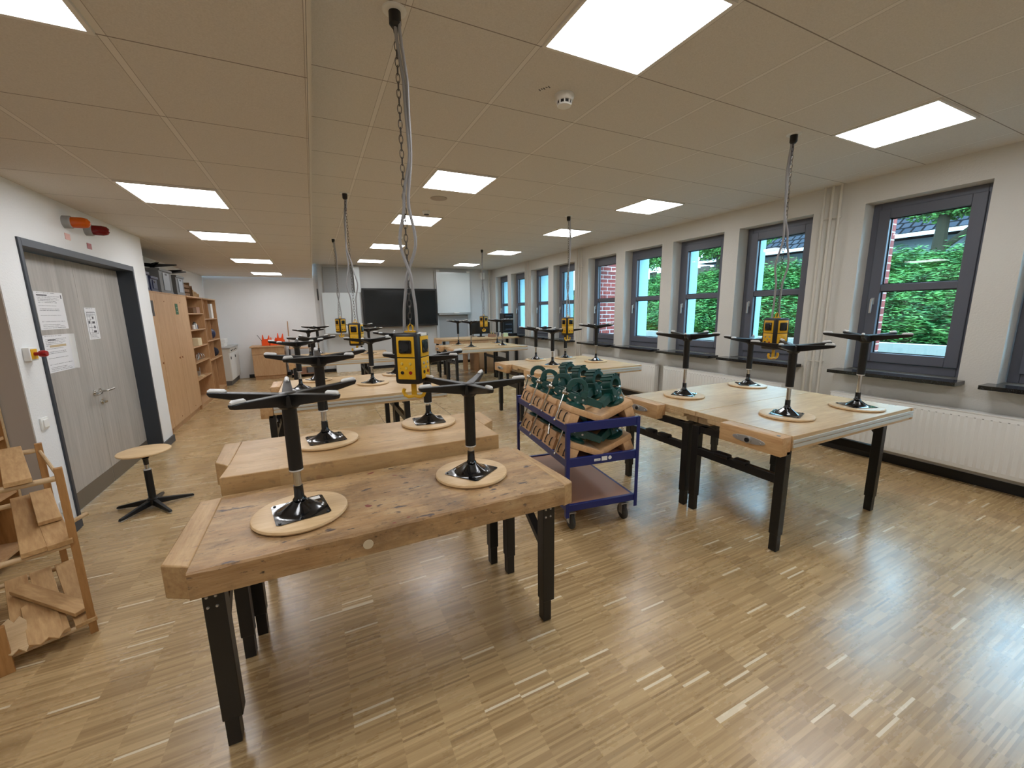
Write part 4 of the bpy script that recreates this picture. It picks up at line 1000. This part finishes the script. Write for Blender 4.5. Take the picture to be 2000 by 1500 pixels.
e = thing('whiteboard', 'white narrow board edge-on beside the top left corner of the screen', 'whiteboard', (1.10, Yb-.10, 2.16)); bx('panel', m_board, e, .02, -.02, 0, .15, 0, .68); bx('frame', m_alu, e, 0, -.022, 0, .02, 0.002, .68)
e = thing('flip_board', 'raised whiteboard with tray right of the big dark screen', 'whiteboard', (3.40, Yb-.06, 1.56))
bx('panel', m_board, e, .012, -.03, .012, 1.05, -.002, 1.19); bx('frame', m_alu, e, 0, -.028, 0, 1.062, 0, 1.202); bx('pen_tray', m_alu, e, .02, -.10, -.05, 1.04, 0, -.005)
m = MB(); m.box(.0, -.04, 1.20, .10, 0, 1.27); m.box(.95, -.04, 1.20, 1.05, 0, 1.25); m.build('top_clip', m_white, e); bx('eraser', m_white, e, .5, -.09, -.004, .66, -.05, .02)
e = thing('touch_screen', 'large black interactive screen on the far wall', 'screen', (1.27, Yb-.10, 1.20))
bx('casing', m_blackp, e, 0, -.07, 0, 2.10, .0, 1.07, bevel=.006); bx('display', m_screen, e, .05, -.073, .055, 2.05, -.070, 1.02); bx('wall_mount', m_blackp, e, .8, 0, .3, 1.3, .10, .7)
small('loudspeaker', 'white wall speaker high in the far right corner', 'speaker', mbx(0, 0, 0, .12, .12, .20), m_white, (4.82, YF-.12, 2.58))
small('conduit', 'thin vertical white pipe in the far right corner', 'pipe', mcyl((5.12, YF-.03, .1), (5.12, YF-.03, 2.85), .02, n=12), m_offw, (0, 0, 0))
small('conduit', 'short dark conduit on the far wall beside the low whiteboard', 'pipe', mcyl((.17, YF-.02, 1.95), (.17, YF-.02, 2.25), .012, n=10), m_blackp, (0, 0, 0))

# teacher bench with its things
e = thing('teacher_bench', 'wide teacher workbench with drawer cabinet before the far wall', 'workbench', (2.78, 10.0, 0))
bx('tabletop', m_bench, e, .10, -.02, .86, 2.30, .75, .91, bevel=.003); bx('vise_jaw', m_jaw, e, 0, .0, .80, .10, .40, .91, bevel=.004); bx('apron', m_cab, e, .30, 0, .76, 1.1, .03, .86)
c = bx('drawer_cabinet', m_cab, e, 1.08, .02, 0, 1.62, .68, .86, bevel=.002)
for k in range(2): bx('drawer', m_cab, c, 1.10, 0, (.10, .66)[k], 1.60, .02, (.64, .84)[k], bevel=.001)
bx('side_panel', m_cabd, e, .88, .35, 0, .90, .70, .86)
for x in (.14, 2.2): bx('leg', m_black, e, x, .03, 0, x+.06, .09, .86); bx('leg', m_black, e, x, .64, 0, x+.06, .70, .86)
zt = .9105
e = thing('monitor', 'black computer monitor on the teacher bench', 'monitor', (4.12, 10.45, zt), R(-12))
bx('display', m_screen, e, -.25, -.02, .08, .25, .01, .40, bevel=.004); bx('stand', m_blackp, e, -.03, .01, .0, .03, .04, .2); bx('foot', m_blackp, e, -.10, -.07, 0, .10, .09, .012)
small('phone_box', 'dark blue wall telephone left of the monitor', 'telephone', mbx(0, 0, 0, .16, .06, .22), m_bluep, (3.90, 10.66, 1.02)); bx('holder', m_grey, bpy.data.objects['phone_box'], .06, .02, -.11, .10, .05, 0)
e = thing('wooden_box', 'small wooden box with yellow pieces right of the monitor', 'box', (4.24, 10.12, zt))
m = MB(); m.box(0, 0, 0, .18, .01, .08); m.box(0, .11, 0, .18, .12, .08); m.box(0, .01, 0, .01, .11, .08); m.box(.17, .01, 0, .18, .11, .08); m.box(.01, .01, 0, .17, .11, .01); m.build('tray', m_ply, e)
m = MB(); m.cyl((.05, .06, .02), (.09, .06, .17), .012, .003, n=8); m.cyl((.12, .05, .02), (.14, .06, .13), .012, .004, n=8); m.build('yellow_piece', plain('pale_yellow_piece', (224, 208, 110), .5), e)
for i, (x, hh, mt, nm) in enumerate(((4.50, .20, m_bluep, 'tall dark'), (4.57, .15, m_white, 'white'), (4.64, .13, m_grey, 'short grey'))):
    small('bottle', nm+' bottle on the teacher bench', 'bottle', None, None, (x, 10.18, zt), 0, 'bottles on the teacher bench', [('body', mcyl((0, 0, 0), (0, 0, hh*.75), .028, n=14), mt), ('cap', mcyl((0, 0, hh*.75), (0, 0, hh), .012, n=10), m_blackp)])
e = thing('equipment_tower', 'black equipment tower with small displays by the far window', 'equipment', (4.82, 10.45, zt))
bx('casing', m_blackp, e, 0, 0, 0, .30, .28, .62, bevel=.004)
for z in (.06, .16, .30, .44, .54): bx('display_strip', m_silver if z in (.06, .44) else plain('blue_grey', (70, 80, 96), .3), e, .05, -.003, z, .25, 0, z+.035)
e = thing('device', 'black desk device with pale buttons before the tower', 'device', (4.70, 10.28, zt)); bx('body', m_blackp, e, 0, 0, 0, .16, .14, .16, bevel=.006); bx('front_strip', m_silver, e, .02, -.003, .06, .14, 0, .10)
small('note_block', 'pale green note pad stack at the bench front', 'paper', mbx(0, 0, 0, .12, .08, .10), plain('pale_green', (206, 214, 168), .7), (4.62, 10.02, zt))
for i, x in enumerate((4.88, 5.0)): small('charger', 'low black charger %s on the right end of the teacher bench' % ('before the tower' if i == 0 else 'at the very edge'), 'device', mbx(0, 0, 0, .10, .14, .08), m_blackp, (x-.03, 10.08+.04*i, zt))
# floor hatch
m = MB(); a, b, c, d = .81, 1.83, 6.02, 7.05; t_ = .006
m.box(a, c, 0, b, c+t_, .002); m.box(a, d-t_, 0, b, d, .002); m.box(a, c+t_, 0, a+t_, d-t_, .002); m.box(b-t_, c+t_, 0, b, d-t_, .002)
struct(m.build('trim_20', plain('hatch_frame', (92, 76, 56), .4, .4)), 'thin metal frame of the floor hatch')

# ------------------------------------------------------------------ outside
struct(bx('ground', m_soil, None, XO, -8, -.5, 40, 30, -.02))
m = MB(); m.box(XO, 7.14, -.02, XO+.36, 7.60, 4); tag(m.build('brick_buttress', m_brick), 'red brick buttress outside the fifth window from the right', 'wall')
m = MB(); m.box(XO, 2.40, -.02, XO+.16, 2.87, 4); tag(m.build('brick_buttress', m_brick), 'red brick strip outside at the left edge of the nearest window', 'wall')
tag(bx('garden_wall', m_concrete, None, 8.6, -4, -.02, 8.8, 22, .98), 'low pale concrete garden wall outside the windows', 'wall')
bank = MB(); bank.prism([(8.81, -.02), (8.81, .90), (9.6, 1.5), (11.5, 2.5), (14, 2.75), (14, -.02)], -5, 24, 1); m_moss = plain('mossy_ground', (14, 28, 12), 1); m_moss.node_tree.nodes['Principled BSDF'].inputs['Specular IOR Level'].default_value = 0
tag(bank.build('earth_bank', m_moss), 'planted earth bank behind the garden wall', 'bank')
def leaves(name, mat, n, fn, size, seed, label, cat, kind='stuff', extra=None):
    rnd = random.Random(seed); m = MB(); bm = m.bm
    for _ in range(n):
        p, up = fn(rnd); a = Vector((rnd.gauss(0, 1), rnd.gauss(0, 1), rnd.gauss(0, .5))).normalized(); b = a.cross(Vector((rnd.gauss(0, 1), rnd.gauss(0, 1), rnd.gauss(0, 1)))).normalized()
        s_ = size*(.6+.8*rnd.random()); q = [p-a*s_, p+b*s_*.42, p+a*s_, p-b*s_*.42]
        bm.faces.new([bm.verts.new(v) for v in q])
    me = bpy.data.meshes.new(name); bm.to_mesh(me); bm.free(); me.materials.append(mat); o = bpy.data.objects.new(name, me); COL.objects.link(o)
    if label: tag(o, label, cat, None, kind)
    return o
def hedge(rnd):
    y = rnd.uniform(0, 15.5); x = rnd.uniform(8.90, 12.0); base = .94+(x-8.8)*.58 if x < 11.5 else 2.5
    lay = math.sin(x*9+y*2.1)*.5+math.sin(y*5.3-x*3)*.5
    return Vector((x, y, base-.06+.10*lay+abs(rnd.gauss(0, .13)))), 1
def sprays(name, mat, n, fn, seed, label, cat):
    rnd = random.Random(seed); vs = []; fs = []
    for _ in range(n):
        p, _u = fn(rnd); t = rnd.uniform(0, 2*PI); L = .03+.06*rnd.random(); w_ = .006+.009*rnd.random()
        dx, dy, dz = math.cos(t)*L, math.sin(t)*L, rnd.uniform(-.35, .25)*L; nx, ny = -math.sin(t)*w_, math.cos(t)*w_; nz = rnd.uniform(-1, 1)*w_
        k = len(vs); vs += [(p.x-dx, p.y-dy, p.z-dz), (p.x+nx, p.y+ny, p.z+nz), (p.x+dx, p.y+dy, p.z+dz), (p.x-nx, p.y-ny, p.z-nz)]; fs.append((k, k+1, k+2, k+3))
    me = bpy.data.meshes.new(name); me.from_pydata(vs, [], fs); me.materials.append(mat); o = bpy.data.objects.new(name, me); COL.objects.link(o)
    return tag(o, label, cat, None, 'stuff')
sprays('hedge', m_leaf, 330000, hedge, 5, 'layered green conifer hedge growing on the bank outside the windows', 'hedge')
def tree(x, y, h_, rr, n, seed, label, tilt=0):
    e = thing('tree', label, 'tree', (x, y, 1.8 if x > 9 else 0))
    m = MB(); m.tube([(0, 0, 0), (tilt*.3, .1, h_*.4), (tilt, .2, h_*.8), (tilt*1.6, .1, h_)], [.17, .14, .10, .04], 10); m.tube([(tilt*.3, .1, h_*.4), (.5, -.8, h_*.75), (.7, -1.6, h_*.9)], [.08, .06, .03], 8); m.build('trunk', m_bark, e)
    def fn(rnd):
        while True:
            p = Vector((rnd.uniform(-1, 1), rnd.uniform(-1, 1), rnd.uniform(-1, 1)))
            if .35 < p.length < 1: break
        p = Vector((p.x*rr*.8, p.y*rr, p.z*rr*.75)); c = rnd.choice([(0, 0), (.4, .8), (-.4, -.9), (.2, -.2)])
        return p*.75+Vector((tilt+c[0]*rr*.4, c[1]*rr*.4, h_*.95)), 0
    o = leaves('foliage', m_leaf2, n, fn, .06, seed, None, None); o.parent = e; return e
tree(14.0, 4.7, 2.75, 1.3, 9000, 1, 'leafy tree with slanting trunk beyond the hedge, seen in the nearest window', .5)
tree(12.5, 9.5, 2.6, 1.9, 26000, 2, 'dense green tree beyond the hedge, seen in the middle windows')
tree(13.5, 14.5, 3.0, 2.6, 26000, 3, 'dark green tree farther along the bank, seen past the brick')
e = thing('house', 'pale neighbour house with grey tiled roof beyond the hedge', 'house', (19, 1, 0))
bx('wall', m_render, e, 0, 0, 0, 6, 14, 4.1)
m = MB(); m.prism([(-.6, 4.0), (3, 6.6), (6.6, 4.0), (6.6, 3.85), (-.6, 3.85)], -.5, 14.5, 1)
m.build('roof', m_roof, e); bx('gutter', m_white, e, -.72, -.5, 3.86, -.6, 14.5, 3.98)
e = thing('garden_fence', 'dark board fence at the back of the hedge', 'fence', (13.9, 8, 0))
for k in range(14): bx('board', m_terr, e, 0, k*.45, 2.4, .03, k*.45+.43, 3.15+(.06 if k % 2 else 0))
